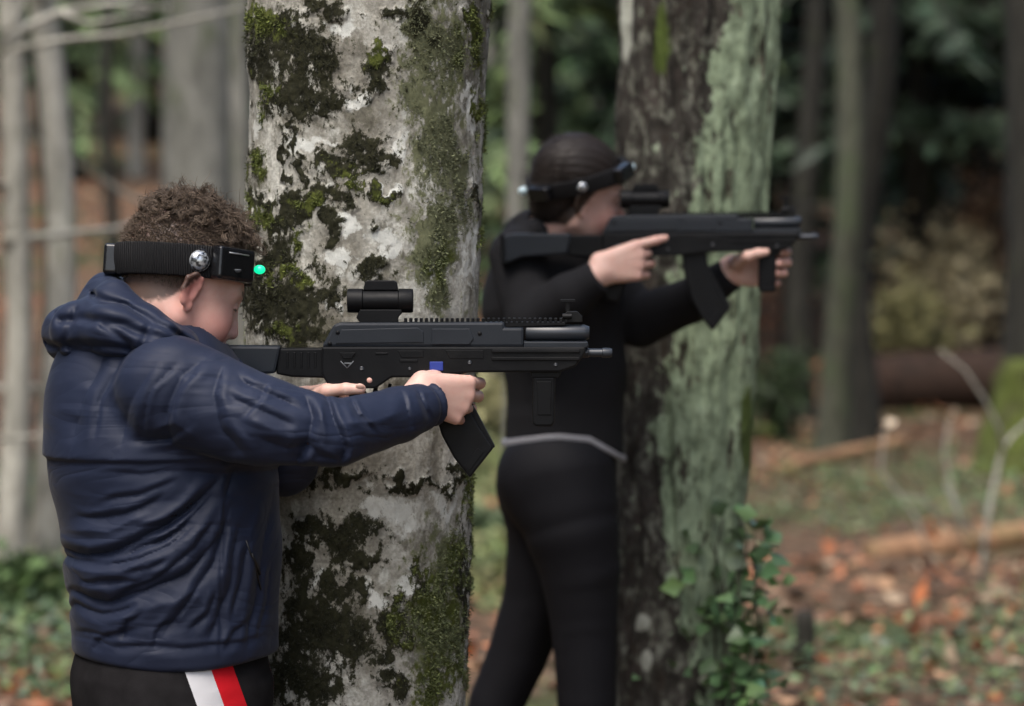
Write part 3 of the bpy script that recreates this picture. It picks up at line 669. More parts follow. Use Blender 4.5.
def make_gun(label):
    g = empty('toy_gun'); g['local'] = True; tag(g, label, 'toy gun', 'black game guns held by the players')
    b, t, s = GUN_BODY.m, GUN_TOP.m, GUN_STEEL.m
    # lower body and its steps
    body = ext([(322, 346), (586, 346), (586, 352), (576, 366), (560, 371.5), (470, 372), (420, 377), (392, 377), (376, 388), (330, 388), (322, 374)], -.024, .024, .003, b, 'lower_body', g)
    ext([(340, 352), (356, 352), (352, 358), (344, 358)], -.0262, -.022, .0006, b, 'selector', body)
    for bx_ in ((400, 418, 359, 361.5, -.0252, -.02), (492, 580, 349, 352, -.027, .027), (492, 580, 356.5, 359.5, -.027, .027), (376, 388, 352, 354, -.0252, -.02)): boxes([bx_], b, 'side_rib', body)
    boxes([(344.5, 352, 362, 363.5, -.0246, -.0235)], MARK.m, 'printed_mark', body)
    chev = Acc()
    for xa, xb in (((341, 360.5), (347.5, 367.5)), ((354, 360.5), (347.5, 367.5))):
        pa = np.array((gx(xa[0]), -.0243, gzz(xa[1]))); pb = np.array((gx(xb[0]), -.0243, gzz(xb[1]))); chev.tube([pa, (pa + pb) / 2, pb], [.0008] * 3, 6)
    chev.build('emblem', MARK.m, body)
    for (q0, q1, r_) in ((362, 368, 2.4), (470, 362, 2.2), (556, 364, 2.0), (410, 368, 1.8)):
        v, f = mesh_sdf(lambda p: np.maximum(d_ell(p, (gx(q0), -.024, gzz(q1)), (r_ / 700, .0016, r_ / 700)), -d_box(p, (gx(q0), -.0256, gzz(q1)), (r_ / 700, .0008, .0006), .0001)), (gx(q0) - .005, -.028, gzz(q1) - .005), (gx(q0) + .005, -.02, gzz(q1) + .005), .0006, 2)
        link('pin', mesh_np('pin', v, f), s, body)
    ext([(398, 350), (424, 350), (424, 357), (402, 357)], -.0247, -.022, .0006, b, 'port_cover', body)
    ext([(446, 349.5), (484, 349.5), (484, 358), (450, 358)], -.0247, -.022, .0006, b, 'port_cover', body)
    for k_ in range(5): boxes([(286 + 7 * k_, 288.4 + 7 * k_, 352, 368, -.0138, -.012)], b, 'grip_rib', body)
    # blue grey upper cover with panels
    up = ext([(322, 346.5), (334, 324), (340, 322), (505, 321.5), (505, 327), (524, 327), (524, 346.5)], -.021, .021, .004, t, 'upper_cover', g)
    ext([(432, 328), (470, 328), (474, 338), (470, 344), (432, 344)], -.0228, -.02, .001, t, 'cover_panel', up)
    ext([(342, 329), (418, 327), (424, 331), (424, 342), (336, 343)], -.0226, -.02, .001, t, 'cover_panel', up)
    for q in ((338, 332), (480, 333), (330, 343)):
        v, f = mesh_sdf(lambda p: d_ell(p, (gx(q[0]), -.0212, gzz(q[1])), (.0032, .0018, .0032)), (gx(q[0]) - .006, -.026, gzz(q[1]) - .006), (gx(q[0]) + .006, -.016, gzz(q[1]) + .006), .0008, 2)
        link('screw', mesh_np('screw', v, f), b, up)
    ext([(524, 341), (588, 341), (589, 346), (586, 348), (524, 348)], -.022, .022, .002, t, 'hand_guard', g)
    lathe([(526, 0), (526, 7.5), (527, 8.2), (585, 8.2), (588, 7), (590, 6), (590, 4), (582, 3.6), (582, 0)], 0, 332.6, s, 'gas_tube', g)
    ext([(505, 321.5), (566, 321.5), (566, 325), (505, 327)], -.010, .010, .001, b, 'top_rail_bed', g)
    boxes([(x, x + 3.0, 317.8, 322.5, -.0105, .0105) for x in np.arange(404, 566, 5.2)], b, 'top_rail', g)
    # muzzle
    lathe([(580, 5), (589, 5), (590, 4.2), (603, 4.2), (603.5, 5), (610, 5), (613, 4), (613, 2.6), (606, 2.2), (606, 0)], 0, 352.8, s, 'muzzle', g)
    # front sight
    fs = ext([(560, 322), (564, 315), (568, 311), (578, 311), (583, 316), (583, 322)], -.008, .008, .001, b, 'front_sight', g)
    boxes([(566, 570.5, 299, 313, -.002, .002), (561, 576, 299, 302, -.005, .005)], b, 'sight_post', fs)
    lathe([(563, 0), (563, 3), (572, 3), (572, 0)], -.009, 316, b, 'sight_knob', fs, 12)
    # scope on its mount
    sc_ = lathe([(349, 8.5), (347, 10), (347, 11.6), (349, 12.2), (362, 12.2), (363, 11), (398, 11), (399, 12.2), (411, 12.2), (413, 11.4), (413, 10), (410, 9.5)], 0, 300.5, b, 'scope', g)
    lathe([(350, 9.6), (350, 0)], 0, 300.5, GLASS.m, 'lens', sc_); lathe([(410.4, 9.6), (410.4, 0)], 0, 300.5, GLASS.m, 'lens', sc_)
    ext([(363, 290), (365, 281), (368, 280), (394, 280), (397, 282), (398, 290)], -.008, .008, .0015, b, 'scope_knob', sc_)
    ext([(360, 309), (402, 309), (402, 313), (398, 317), (398, 322.5), (360, 322.5), (356, 317)], -.013, .013, .0015, b, 'scope_mount', g)
    # magazine, foregrip, pistol grip, trigger, stock
    ma = ext([(430, 371), (461, 371), (464.5, 390), (470, 408), (479, 426), (494, 448), (470, 478.5), (454, 458), (442, 436), (435, 413), (431, 392)], -.0135, .0135, .003, b, 'magazine', g)
    ext([(466, 402), (470, 399), (495.5, 447), (489, 452)], -.009, .009, .0015, b, 'magazine_rib', ma)
    ext([(478, 448), (484, 452), (470, 471), (464, 467)], -.0146, -.012, .0006, b, 'magazine_plate', ma)
    fg = ext([(533, 376), (556, 376), (555, 423), (552, 426.5), (536, 426.5), (532.5, 423)], -.014, .014, .004, b, 'foregrip', g)
    ext([(537, 381), (552, 381), (551.5, 415), (538, 415)], -.0152, -.012, .001, b, 'grip_pad', fg)
    ext([(530, 370), (562, 370), (560, 377.5), (532, 377.5)], -.015, .015, .0015, b, 'grip_clamp', g)
    ext([(336, 386), (362, 386), (358, 402), (350, 425), (344, 440), (322, 436), (329, 412)], -.0145, .0145, .005, b, 'pistol_grip', g)
    tg = Acc(); tg.tube([np.array((gx(x), 0, gzz(y))) for x, y in ((362, 386), (366, 398), (376, 402), (386, 398), (390, 384))], [.0026] * 5, 7); tg.build('trigger_guard', b, g)
    ext([(374, 384), (378, 384), (377, 394), (373, 397), (372, 393)], -.003, .003, .001, b, 'trigger', g)
    ext([(430, 361), (443.5, 361), (443.5, 370), (430, 370)], -.0262, .0262, .001, BLUE.m, 'release_catch', g)
    st = ext([(276, 348), (326, 347.5), (326, 378), (292, 377), (276, 374)], -.013, .013, .003, b, 'stock_tube', g)
    ext([(190, 348), (200, 345), (281, 345.5), (275, 373), (215, 377), (192, 386)], -.019, .019, .004, t, 'stock', g)
    ext([(184, 346), (191, 346), (193, 387), (186, 387)], -.018, .018, .002, b, 'butt_pad', g)
    return g
gun1 = make_gun('black game gun aimed by the player in the navy jacket'); gun1.location = P(450, 347, .02)
gun2 = make_gun('blurred black game gun aimed by the player in black leggings'); gun2.location = at(697, 233.5, DG - .165); gun2.rotation_euler = (0, -R(.4), 0)
for c_ in list(gun2.children):
    if c_.name.startswith('release_catch'): bpy.data.objects.remove(c_)

# ------------------------------------------------------------------ heads, hands
def head_sdf(q):
    d = d_ell(q, (-.015, 0, .045), (.096, .076, .086))
    d = smin(d, d_ell(q, (.03, 0, -.012), (.058, .060, .078)), .03)
    a = q.copy(); a[:, 1] = np.abs(a[:, 1])
    d = smin(d, d_cap(a, (-.008, .052, -.045), (.058, .014, -.094), .019, .017), .03)
    d = smin(d, d_ell(a, (.064, .008, -.094), (.019, .02, .017)), .015)
    d = smin(d, d_ell(a, (.050, .036, -.032), (.030, .026, .032)), .02)
    d = smin(d, d_cap(a, (.077, .008, .027), (.060, .046, .026), .012, .010), .015)
    d = smin(d, -smin(-d * 0 + .02, d_ell(a, (.086, .031, .006), (.016, .017, .012)), .01) * 0 + d, .0)
    e = d_ell(a, (.090, .032, .007), (.015, .018, .012)); d = -smin(-d, e, .012)
    d = smin(d, d_ell(a, (.070, .031, .006), (.0125, .0135, .0115)), .003)
    d = smin(d, d_cap(q, (.083, 0, .016), (.100, 0, -.026), .007, .010), .010)
    d = smin(d, d_cap(a, (.092, .004, -.032), (.090, .011, -.033), .007, .0065), .006)
    d = smin(d, d_ell(q, (.078, 0, -.060), (.022, .028, .022)), .012)
    d = smin(d, d_ell(a, (.0945, .006, -.0555), (.007, .017, .0045)), .003); d = smin(d, d_ell(a, (.0925, .004, -.0655), (.007, .015, .0055)), .003)
    # ears: a cupped plate with a raised rim
    M = np.array(Euler((0, R(8), R(-22))).to_matrix(), np.float32)
    def ear(b):
        b = (b - np.array((-.012, .075, -.002), np.float32)) / .88 + np.array((-.012, .075, -.002), np.float32)
        e = d_ell(b, (-.012, .078, -.004), (.018, .0055, .029), M)
        rim = [(.002, .075, .008), (-.003, .081, .022), (-.016, .086, .026), (-.028, .088, .014), (-.028, .086, -.006), (-.018, .080, -.024), (-.005, .075, -.030)]
        for u, v in zip(rim[:-1], rim[1:]): e = smin(e, d_cap(b, u, v, .0042, .0042), .004)
        e = smin(e, d_ell(b, (-.004, .075, -.029), (.007, .005, .009)), .004)
        return -smin(-e, d_ell(b, (-.008, .084, -.002), (.009, .007, .014)), .004)
    return smin(d, cull(a, (-.012, .08, 0), .06, ear), .005)
def head_frame(c, yaw, pitch, roll=0):
    """columns: forward, left, up of the head in the world"""
    return np.array((Matrix.Rotation(R(yaw), 3, 'Z') @ Matrix.Rotation(R(pitch), 3, 'Y') @ Matrix.Rotation(R(roll), 3, 'X')), np.float32), np.asarray(c, np.float32)
FINGERS = [(.0295, .085, (.041, .024, .020), .0086), (.0098, .088, (.045, .028, .021), .0089), (-.0098, .084, (.041, .026, .021), .0084), (-.0285, .076, (.033, .019, .018), .0074)]
def hand_fn(wr, f, s, curls, thumb, sc_=1., left=False, spread=(2, 1, -1, -3)):
    wr = np.asarray(wr, float); f = unit(np.asarray(f, float)); s = np.asarray(s, float); s = unit(s - f * (s @ f)); n = np.cross(s, f) if left else np.cross(f, s)
    fin = []; palm = []
    for (o, L, ph, r), cu, sp in zip(FINGERS, curls, spread):
        k = wr + (s * o + f * L) * sc_; pts = [(wr + s * o * .55 * sc_ + f * .008, .0145 * sc_), (k, r * 1.22 * sc_)]; palm.append(pts)
        th = 0; q = k; fp = [(k, r * 1.12 * sc_)]
        ff = unit(f + s * math.tan(R(sp)))
        for a_, l, rr in zip(cu, ph, (.98, .86, .74)):
            th += R(a_); q = q + (ff * math.cos(th) - n * math.sin(th)) * l * sc_; fp.append((q, r * rr * sc_))
        fin.append(fp)
    th0 = (wr + s * .016 * sc_ + f * .012 * sc_ - n * .006 * sc_, .0155 * sc_)
    tp = [th0] + [(np.asarray(q), r * sc_) for q, r in zip(thumb, (.0135, .0105, .0088, .0078))]
    def fn(p):
        d = None
        for pts in palm:
            e = chain(p, pts); d = e if d is None else smin(d, e, .014)
        for fp in fin:
            e = chain(p, fp, .0035)
            d = smin(d, e, .0022)
        return smin(d, chain(p, tp, .005), .007)
    cen = wr + f * .08 * sc_
    return (lambda p: cull(p, cen, .17 * sc_, fn)), fin, n
def skin_mat(name, base=(.50, .30, .225)):
    m = MAT(name, rough=.48, spec=.4); nz_ = m.noise(75, 6, rough=.7); pore = m.noise(420, 2)
    col = m.mix(m.ramp(nz_, [(.35, 0), (.7, .45)]), base, (base[0] * .93, base[1] * .70, base[2] * .68))
    col = m.mix(m.math('MULTIPLY', m.attr('blush'), .75), col, (.52, .17, .145))
    col = m.mix(m.attr('hairy'), col, (.035, .022, .016))
    col = m.mix(m.attr('lips'), col, (.36, .12, .105))
    m.color(col).bump(pore, .12, .0006)
    m.set('Subsurface Weight', .12); m.set('Subsurface Radius', (.01, .004, .002)); m.set('Subsurface Scale', .6); return m.m
SKIN = skin_mat('fair skin', (.60, .40, .335))

# ------------------------------------------------------------------ headbands
BAND = MAT('black webbing', (.007, .007, .008), .75, .3); wv = BAND.node('ShaderNodeTexWave'); wv.inputs['Scale'].default_value = 95; wv.inputs['Distortion'].default_value = 2; wv.inputs['Detail'].default_value = 1
BAND.lk(BAND.co(1, 1, .6), wv.inputs[0]); BAND.bump(wv.outputs[1], .8, .002)
BOX = MAT('glossy black casing', (.006, .006, .007), .22, .5)
DOME = MAT('clear silver sensor dome', (.30, .32, .34), .16, .8, .55); dn = DOME.noise(160, 3); DOME.color(DOME.ramp(dn, [(.4, (.04, .045, .05)), (.56, (.5, .53, .56))]))
LEDG = MAT('green lamp', (.02, .35, .18), .3); LEDG.set('Emission Color', (.0, .75, .33, 1)); LEDG.set('Emission Strength', .42)
LEDB = MAT('pale bluish lamp', (.5, .65, .7), .3, .6)
SILV = MAT('silver edge', (.35, .36, .37), .3, .6, .6)
def headband(label, HM, HC, s, c, nrm, half, mods, hair_off=.006):
    """c, nrm: a point and the normal of the band's plane, in the world; mods: boxes and domes at (angle, kind)"""
    nrm = unit(np.asarray(nrm, float)); c = np.asarray(c, np.float32)
    root = empty('headband', c); tag(root, label, 'headband', 'sensor headbands worn by the players')
    q_ = lambda p: ((p - HC) @ HM / s).astype(np.float32)
    def cran(q): return smin(d_ell(q, (-.015, 0, .045), (.096, .076, .086)), d_ell(q, (.03, 0, -.012), (.058, .060, .078)), .03)
    def f(p):
        h = cran(q_(p)) * s; t = np.abs((p - c) @ nrm.astype(np.float32)) - half
        return np.maximum(np.maximum(h - hair_off - .004, -(h - hair_off + .006)), t)
    v, fc = mesh_sdf(f, c - .16, c + .16, .0017); link('strap', mesh_np('strap', v, fc), BAND.m, root)
    def surf(ang, up=0.):
        d = np.array((math.cos(ang), math.sin(ang), 0.)); d = unit(d - nrm * (d @ nrm)); o = c + nrm * up; t = np.linspace(.03, .2, 400)
        pp = (o + d * t[:, None]).astype(np.float32); h = cran(q_(pp)) * s - hair_off - .004; k = int(np.argmax(h > 0)); return pp[k].astype(float), d
    for m in mods:
        p0, d = surf(R(m[1]), m[2] if len(m) > 2 else 0.)
        tn = np.cross(nrm, d); M = np.stack([tn, d, nrm], 1).astype(np.float32)
        if m[0] == 'box':
            w_, dp, hh = m[3:6]; cc = (p0 + d * dp * .35).astype(np.float32)
            v, fc = mesh_sdf(lambda p: np.maximum(d_box(p, cc, (w_, dp, hh), .005, M), -(cran(q_(p)) * s - hair_off + .002)), cc - .06, cc + .06, .0016)
            bx = link('sensor_box', mesh_np('sensor_box', v, fc), BOX.m, root)
            if m[6]:
                a = Acc()
                for zz_ in (hh * .62,): 
                    q0 = cc + d * (dp + .0004) + nrm * zz_ - tn * w_ * .55; q1 = q0 + tn * w_ * 1.1; a.tube([q0, (q0 + q1) / 2, q1], [.0011] * 3, 6)
                a.build('edge_line', SILV.m, bx)
                v, fc = mesh_sdf(lambda p: np.maximum(np.abs(np.sqrt(((p - (cc + d * dp - nrm * .006 - tn * .001).astype(np.float32)) ** 2).sum(1)) - .0055) - .0007, ((p - cc) @ nrm.astype(np.float32) + .0072)), cc - .05, cc + .05, .0008, 4)
                link('printed_mark', mesh_np('printed_mark', v, fc), MARK.m, bx)
        elif m[0] == 'dome':
            r_ = m[3]; cc = (p0 - d * .002).astype(np.float32)
            v, fc = mesh_sdf(lambda p: d_ell(p, cc, (r_, .009, r_), M), cc - .03, cc + .03, .0012); link('sensor_dome', mesh_np('sensor_dome', v, fc), DOME.m, root)
            v, fc = mesh_sdf(lambda p: np.maximum(d_ell(p, cc, (r_ * 1.22, .0045, r_ * 1.22), M), -d_ell(p, cc, (r_ * 1.02, .03, r_ * 1.02), M)), cc - .03, cc + .03, .0012); link('dome_ring', mesh_np('dome_ring', v, fc), BOX.m, root)
        else:
            r_ = m[3]; cc = (p0 + d * m[4]).astype(np.float32)
            v, fc = mesh_sdf(lambda p: d_ell(p, cc, (r_, r_ * 1.25, r_), M), cc - .02, cc + .02, .001); link('lamp', mesh_np('lamp', v, fc), m[5], root)
    return root
def hair_strands(name, roots, normals, length, curl, turns, rad, mat, parent, lean, nseg=8, jitter=.5, lock=1):
    """curved tapering hairs, each its own little tube, in one mesh"""
    roots = np.repeat(roots, lock, 0); normals = np.repeat(normals, lock, 0); n = len(roots); t = np.linspace(0, 1, nseg)[None, :, None]; m = n // lock
    rp = lambda a: np.repeat(a, lock, 0)
    if lock > 1: roots = roots + rng.normal(size=(n, 3)) * .0013
    d = unit(normals + lean + rp(rng.normal(size=(m, 3))) * jitter + (rng.normal(size=(n, 3)) * .1 if lock > 1 else 0)); u = rp(rand_dirs(m)); u = unit(np.cross(d, u)); v = np.cross(d, u)
    jj = lambda: (1 + rng.normal(size=n) * .07 * (lock > 1))
    L = length * rp(rng.uniform(.6, 1.25, m)) * jj(); ph = rp(rng.uniform(0, 6.28, m)) + rng.normal(size=n) * .15 * (lock > 1); tr = turns * rp(rng.uniform(.6, 1.3, m)) * jj(); cr = curl * rp(rng.uniform(.5, 1.3, m)) * jj()
    a = (ph[:, None] + tr[:, None] * 6.283 * t[..., 0])
    bend = rp(rng.normal(size=(m, 3))) * .35; bend[:, 2] -= .25
    c = roots[:, None] + d[:, None] * t * L[:, None, None] + bend[:, None] * (t ** 2) * L[:, None, None] * .6
    env = np.minimum(t * 2.2, 1)
    c = c + (u[:, None] * np.cos(a)[..., None] + v[:, None] * np.sin(a)[..., None] - u[:, None] * np.cos(ph)[:, None, None] - v[:, None] * np.sin(ph)[:, None, None]) * cr[:, None, None] * env
    T = unit(np.gradient(c, axis=1)); U = unit(np.cross(T, u[:, None] + .13)); W = np.cross(T, U)
    rr = rad * (1 - .75 * t[..., 0] ** 2)[..., None] * np.ones((n, 1, 1))
    ring = [c + (U * math.cos(b) + W * math.sin(b)) * rr for b in (0, 2.094, 4.189)]
    V = np.stack(ring, 2).reshape(-1, 3)
    base_ = (np.arange(n) * nseg * 3)[:, None, None]; i = np.arange(nseg - 1)[None, :, None] * 3; j = np.arange(3)[None, None]; k = (j + 1) % 3
    F = np.stack([base_ + i + j, base_ + i + k, base_ + i + 3 + k, base_ + i + 3 + j], -1).reshape(-1, 4)
    shade = np.repeat(np.exp(rng.normal(size=n) * .3), nseg * 3)
    return link(name, mesh_np(name, V, [F], True, {'shade': shade}), mat, parent)
def hair_mat(name, col, rough=.5):
    m = MAT(name, rough=rough, spec=.35); m.set('Specular IOR Level', .2); m.color(m.mix(1., m.mix(m.math('MULTIPLY', m.attr('shade'), .55), tuple(.4 * c for c in col), tuple(1.35 * c for c in col)), (1, 1, 1), 'MULTIPLY')); return m.m
# ------------------------------------------------------------------ the player in the navy jacket
HM1, HC1 = head_frame(P(181, 291, 0), 26, 24, 0); HS1 = .95
h1 = lambda p: head_sdf(((p - HC1) @ HM1 / HS1).astype(np.float32)) * HS1
hw = lambda x, y, z: HC1 + HM1 @ (np.array((x, y, z), np.float32) * HS1)
V3 = lambda v: np.asarray(v, np.float32)
# right hand round the magazine, left hand on the pistol grip
WR = P(415, 391, -.046)
rh, rfin, rn = hand_fn(WR, (.84, .44, -.20), (.16, 0, 1), [(40, 78, 45), (44, 80, 45), (46, 80, 45), (46, 76, 45)],
                       [P(430, 380, -.012), P(444, 372, .02), P(456, 370, .045), P(464, 369, .055)], .95)
WL = P(300, 408, .085)
lh, lfin, ln = hand_fn(WL, (.88, -.28, .10), (.1, 0, 1), [(20, 35, 25), (50, 85, 45), (52, 85, 45), (54, 85, 45)],
                       [P(308, 399, .05), P(327, 391, -.005), P(346, 389, -.02), P(361, 389, -.021)], .93, True)
torso1 = [((150, 405, 0), .10), ((161, 450, 0), .11), ((170, 545, 0), .10), ((175, 640, 0), .095)]
def pts_(L, f): return [(V3(f(*a)), r) for a, r in L]
ARM_R = pts_([((170, 392, -.13), .045), ((262, 422, -.185), .034), ((335, 434, -.185), .028), ((400, 416, -.10), .024), ((418, 398, -.045), .022), ((424, 396, -.04), .023)], P)
ARM_L = pts_([((190, 392, .12), .045), ((245, 455, .165), .034), ((280, 455, .14), .026), ((300, 408, .085), .023), ((305, 406, .083), .022)], P)
LEGS1 = [pts_([((168, 690, -.07), .072), ((172, 800, -.09), .065), ((178, 950, -.095), .048), ((172, 1040, -.095), .05), ((165, 1190, -.095), .033), ((166, 1225, -.095), .034)], P),
         pts_([((182, 690, .07), .072), ((200, 800, .10), .065), ((215, 950, .115), .048), ((212, 1040, .115), .05), ((206, 1190, .115), .033), ((207, 1225, .115), .034)], P)]
T1 = pts_(torso1, P)
NECK1 = [(V3(hw(-.022, 0, -.03)), .056), (V3(P(146, 372, 0)), .062)]
def body1(p):
    d = chain(p, T1, .03); d = smin(d, chain(p, NECK1), .02)
    d = smin(d, chain(p, [(V3(P(165, 392, -.12)), .045), (V3(P(185, 392, .12)), .045)]), .04)
    for c in (ARM_R, ARM_L): d = smin(d, chain(p, c, .015), .02)
    for c in LEGS1: d = smin(d, chain(p, c, .02), .03)
    d = smin(d, cull(p, HC1, .19, h1), .018)
    return smin(smin(d, rh(p), .010), lh(p), .010)
v, f = mesh_sdf(body1, P(30, 175, -.33), P(500, 1236, .33), .0022, 4)
q = ((v - HC1) @ HM1 / HS1).astype(np.float32); aq = q.copy(); aq[:, 1] = np.abs(aq[:, 1])
g_ = lambda c, r: np.exp(-(((aq - np.array(c)) / np.array(r)) ** 2).sum(1))
blush = np.clip(g_((.062, .045, -.032), (.04, .03, .032)) * .85 + g_((-.012, .084, 0), (.026, .018, .038)) * 1.0 + g_((.105, 0, -.026), (.018, .016, .016)) * .5 + g_((.0, .06, -.05), (.05, .04, .03)) * .35, 0, 1)
hn = (vnoise(v * 260) - .5) * .010
zcut = np.interp(q[:, 0], [-.12, -.06, -.03, .0, .03, .07, .1], [-.055, -.05, -.025, .03, .045, .062, .07])
hairy = sstep(0, .012, q[:, 2] - zcut + hn) * (np.linalg.norm(q, axis=1) < .2) * (q[:, 2] > -.07) * .92
hairy = np.maximum(hairy, .8 * (g_((.082, .030, .030), (.02, .02, .0045)) > .45)); hairy = np.maximum(hairy, .95 * (g_((.082, .034, .0025), (.02, .014, .0022)) > .4))
lips = g_((.10, .0, -.060), (.012, .018, .008))
# knuckle and fingertip redness
for fin in (rfin, lfin):
    for fp in fin:
        for k in (0, 1, 2, 3): blush = np.maximum(blush, .45 * np.exp(-(((v - fp[k][0]) ** 2).sum(1)) / .010 ** 2))
boy = link('person', mesh_np('person', v, f, True, {'blush': blush, 'hairy': hairy, 'lips': lips}), SKIN)
tag(boy, 'player in a navy hooded jacket and black shorts aiming beside the mossy trunk', 'person')
# nails on the visible thumb
NAIL = MAT('nail', (.60, .38, .31), .3)
tp = P(360, 386.5, -.0275); v, f = mesh_sdf(lambda p: d_ell(p, tp, (.0065, .0025, .0048), np.array(Euler((R(25), R(3), 0)).to_matrix(), np.float32)), tp - .012, tp + .012, .0008, 2)
link('thumb_nail', mesh_np('thumb_nail', v, f), NAIL.m, boy)

# ---- jacket
JM = MAT('navy nylon', (.0105, .0155, .036), .5, .28)
jn = JM.noise(5, 4); JM.roughness(JM.ramp(JM.noise(18, 4), [(.3, .54), (.7, .66)])); JM.bump(JM.math('ADD', JM.math('MULTIPLY', JM.noise(800, 2), .06), JM.math('MULTIPLY', JM.math('ABSOLUTE', JM.math('SUBTRACT', JM.noise(9, 2, JM.co(1, 1, 1.5), .5, .6), .5)), 1.6)), .3, .006)
JM.color(JM.ramp(jn, [(.3, (.0085, .0130, .031)), (.7, (.0115, .0175, .040))]))
mp_ = JM.node('ShaderNodeMapping'); tc_ = JM.node('ShaderNodeTexCoord'); mp_.inputs['Rotation'].default_value = (0, R(-32), 0); mp_.inputs['Scale'].default_value = (3.5, 6, 15)
JM.lk(tc_.outputs['Object'], mp_.inputs[0]); cr_ = JM.noise(1.0, 2, mp_.outputs[0], .5, 1.2)
ab_ = JM.math('ABSOLUTE', JM.math('SUBTRACT', cr_, .5)); JM.bump(JM.math('ADD', JM.math('MULTIPLY', JM.noise(900, 2), .03), JM.math('MINIMUM', JM.math('MULTIPLY', ab_, 5.0), .6)), .30, .006)
JM.set('Sheen Weight', .05); JM.set('Sheen Roughness', .4)
CRE = [  # folds: path on the cloth, half width px, depth m (negative stands out)
    ([(58, 546), (92, 553), (140, 541), (185, 512), (222, 478)], 6, .011), ([(60, 566), (120, 572), (170, 556), (215, 520)], 8, -.006),
    ([(64, 592), (105, 600), (150, 592), (190, 572), (225, 530)], 7, .010), ([(90, 620), (140, 616), (175, 602), (215, 575)], 7, -.004),
    ([(66, 528), (110, 528), (150, 512)], 6, -.005), ([(80, 515), (125, 512), (165, 492)], 4, .005), ([(120, 556), (165, 540), (195, 520)], 4, .006), ([(100, 582), (135, 583), (160, 574)], 4, .005),
    ([(160, 640), (185, 605), (215, 560), (232, 505)], 5, .006), ([(205, 640), (226, 590), (244, 520)], 5, .005), ([(248, 650), (254, 600), (262, 540), (268, 490)], 5, .005), ([(175, 625), (200, 590)], 5, -.004),
    ([(216, 660), (219, 600), (223, 540), (226, 490)], 2.2, .0022), ([(120, 640), (128, 622), (150, 612)], 5, .005), ([(66, 636), (120, 645), (180, 647), (282, 636)], 3, .0025),
    ([(60, 552), (80, 558), (104, 560)], 3, .004), ([(100, 562), (140, 560), (172, 545), (200, 520)], 3.5, .005), ([(64, 606), (100, 612), (142, 606)], 3.5, .004), ([(110, 598), (155, 582), (196, 548), (214, 520)], 3.5, .005), ([(150, 548), (180, 530), (212, 495)], 3, .004),
    ([(132, 530), (168, 520), (200, 496)], 3, .003), ([(70, 632), (110, 634), (140, 628)], 3, .003), ([(186, 630), (206, 612), (216, 585)], 3, .004), ([(130, 572), (150, 570), (168, 560)], 2.5, .003), ([(76, 580), (100, 578), (124, 580)], 2.5, .003),
    ([(86, 470), (140, 474), (190, 468)], 3, .002), ([(96, 500), (140, 492), (178, 478)], 3, .003), ([(230, 620), (238, 580), (252, 540)], 3, .004), ([(262, 640), (268, 600), (272, 560)], 3, .003), ([(150, 650), (156, 634), (170, 622)], 3, .003), ([(92, 652), (98, 640), (112, 632)], 3, .003), ([(220, 650), (232, 630), (250, 620)], 3, .003),
    ([(355, 398), (360, 416), (376, 432)], 2.5, .004), ([(310, 440), (322, 452), (338, 458)], 3, .004), ([(270, 380), (262, 400), (240, 420)], 3, .003),
    ([(130, 352), (104, 392), (92, 440)], 3, .0025), ([(176, 366), (152, 392), (142, 430)], 3, .003), ([(196, 370), (176, 396), (170, 428)], 3, .003), ([(120, 372), (98, 404)], 3, .002),
    ([(110, 350), (84, 395), (70, 445)], 8, .006), ([(150, 372), (130, 410), (118, 448)], 6, .004), ([(205, 360), (180, 380), (168, 415), (172, 448)], 7, .007), ([(190, 430), (165, 440), (130, 442)], 4, .004),
    ([(92, 380), (75, 420)], 8, -.004), ([(152, 430), (175, 425), (200, 440)], 5, -.004), ([(222, 366), (215, 395), (222, 430), (246, 462)], 6, .006),
    ([(240, 372), (268, 392), (300, 412)], 4, .005), ([(228, 392), (262, 412), (296, 428)], 4, .004), ([(258, 440), (290, 447), (322, 440)], 5, .005), ([(300, 396), (312, 418), (310, 446), (300, 466)], 5, .007),
    ([(326, 396), (334, 420), (345, 446), (340, 464)], 4, .007), ([(318, 400), (324, 430), (324, 456)], 5, -.004),
    ([(398, 390), (402, 410), (412, 428)], 3, .003), ([(340, 424), (370, 424), (400, 412)], 4, -.004), ([(250, 470), (300, 466), (340, 466), (390, 452)], 4, .003), ([(418, 388), (424, 404), (434, 420)], 2.5, .003),
    ([(245, 420), (275, 432), (300, 432)], 6, -.004), ([(180, 470), (220, 475), (255, 470)], 6, .006), ([(226, 500), (236, 470)], 6, .006)]
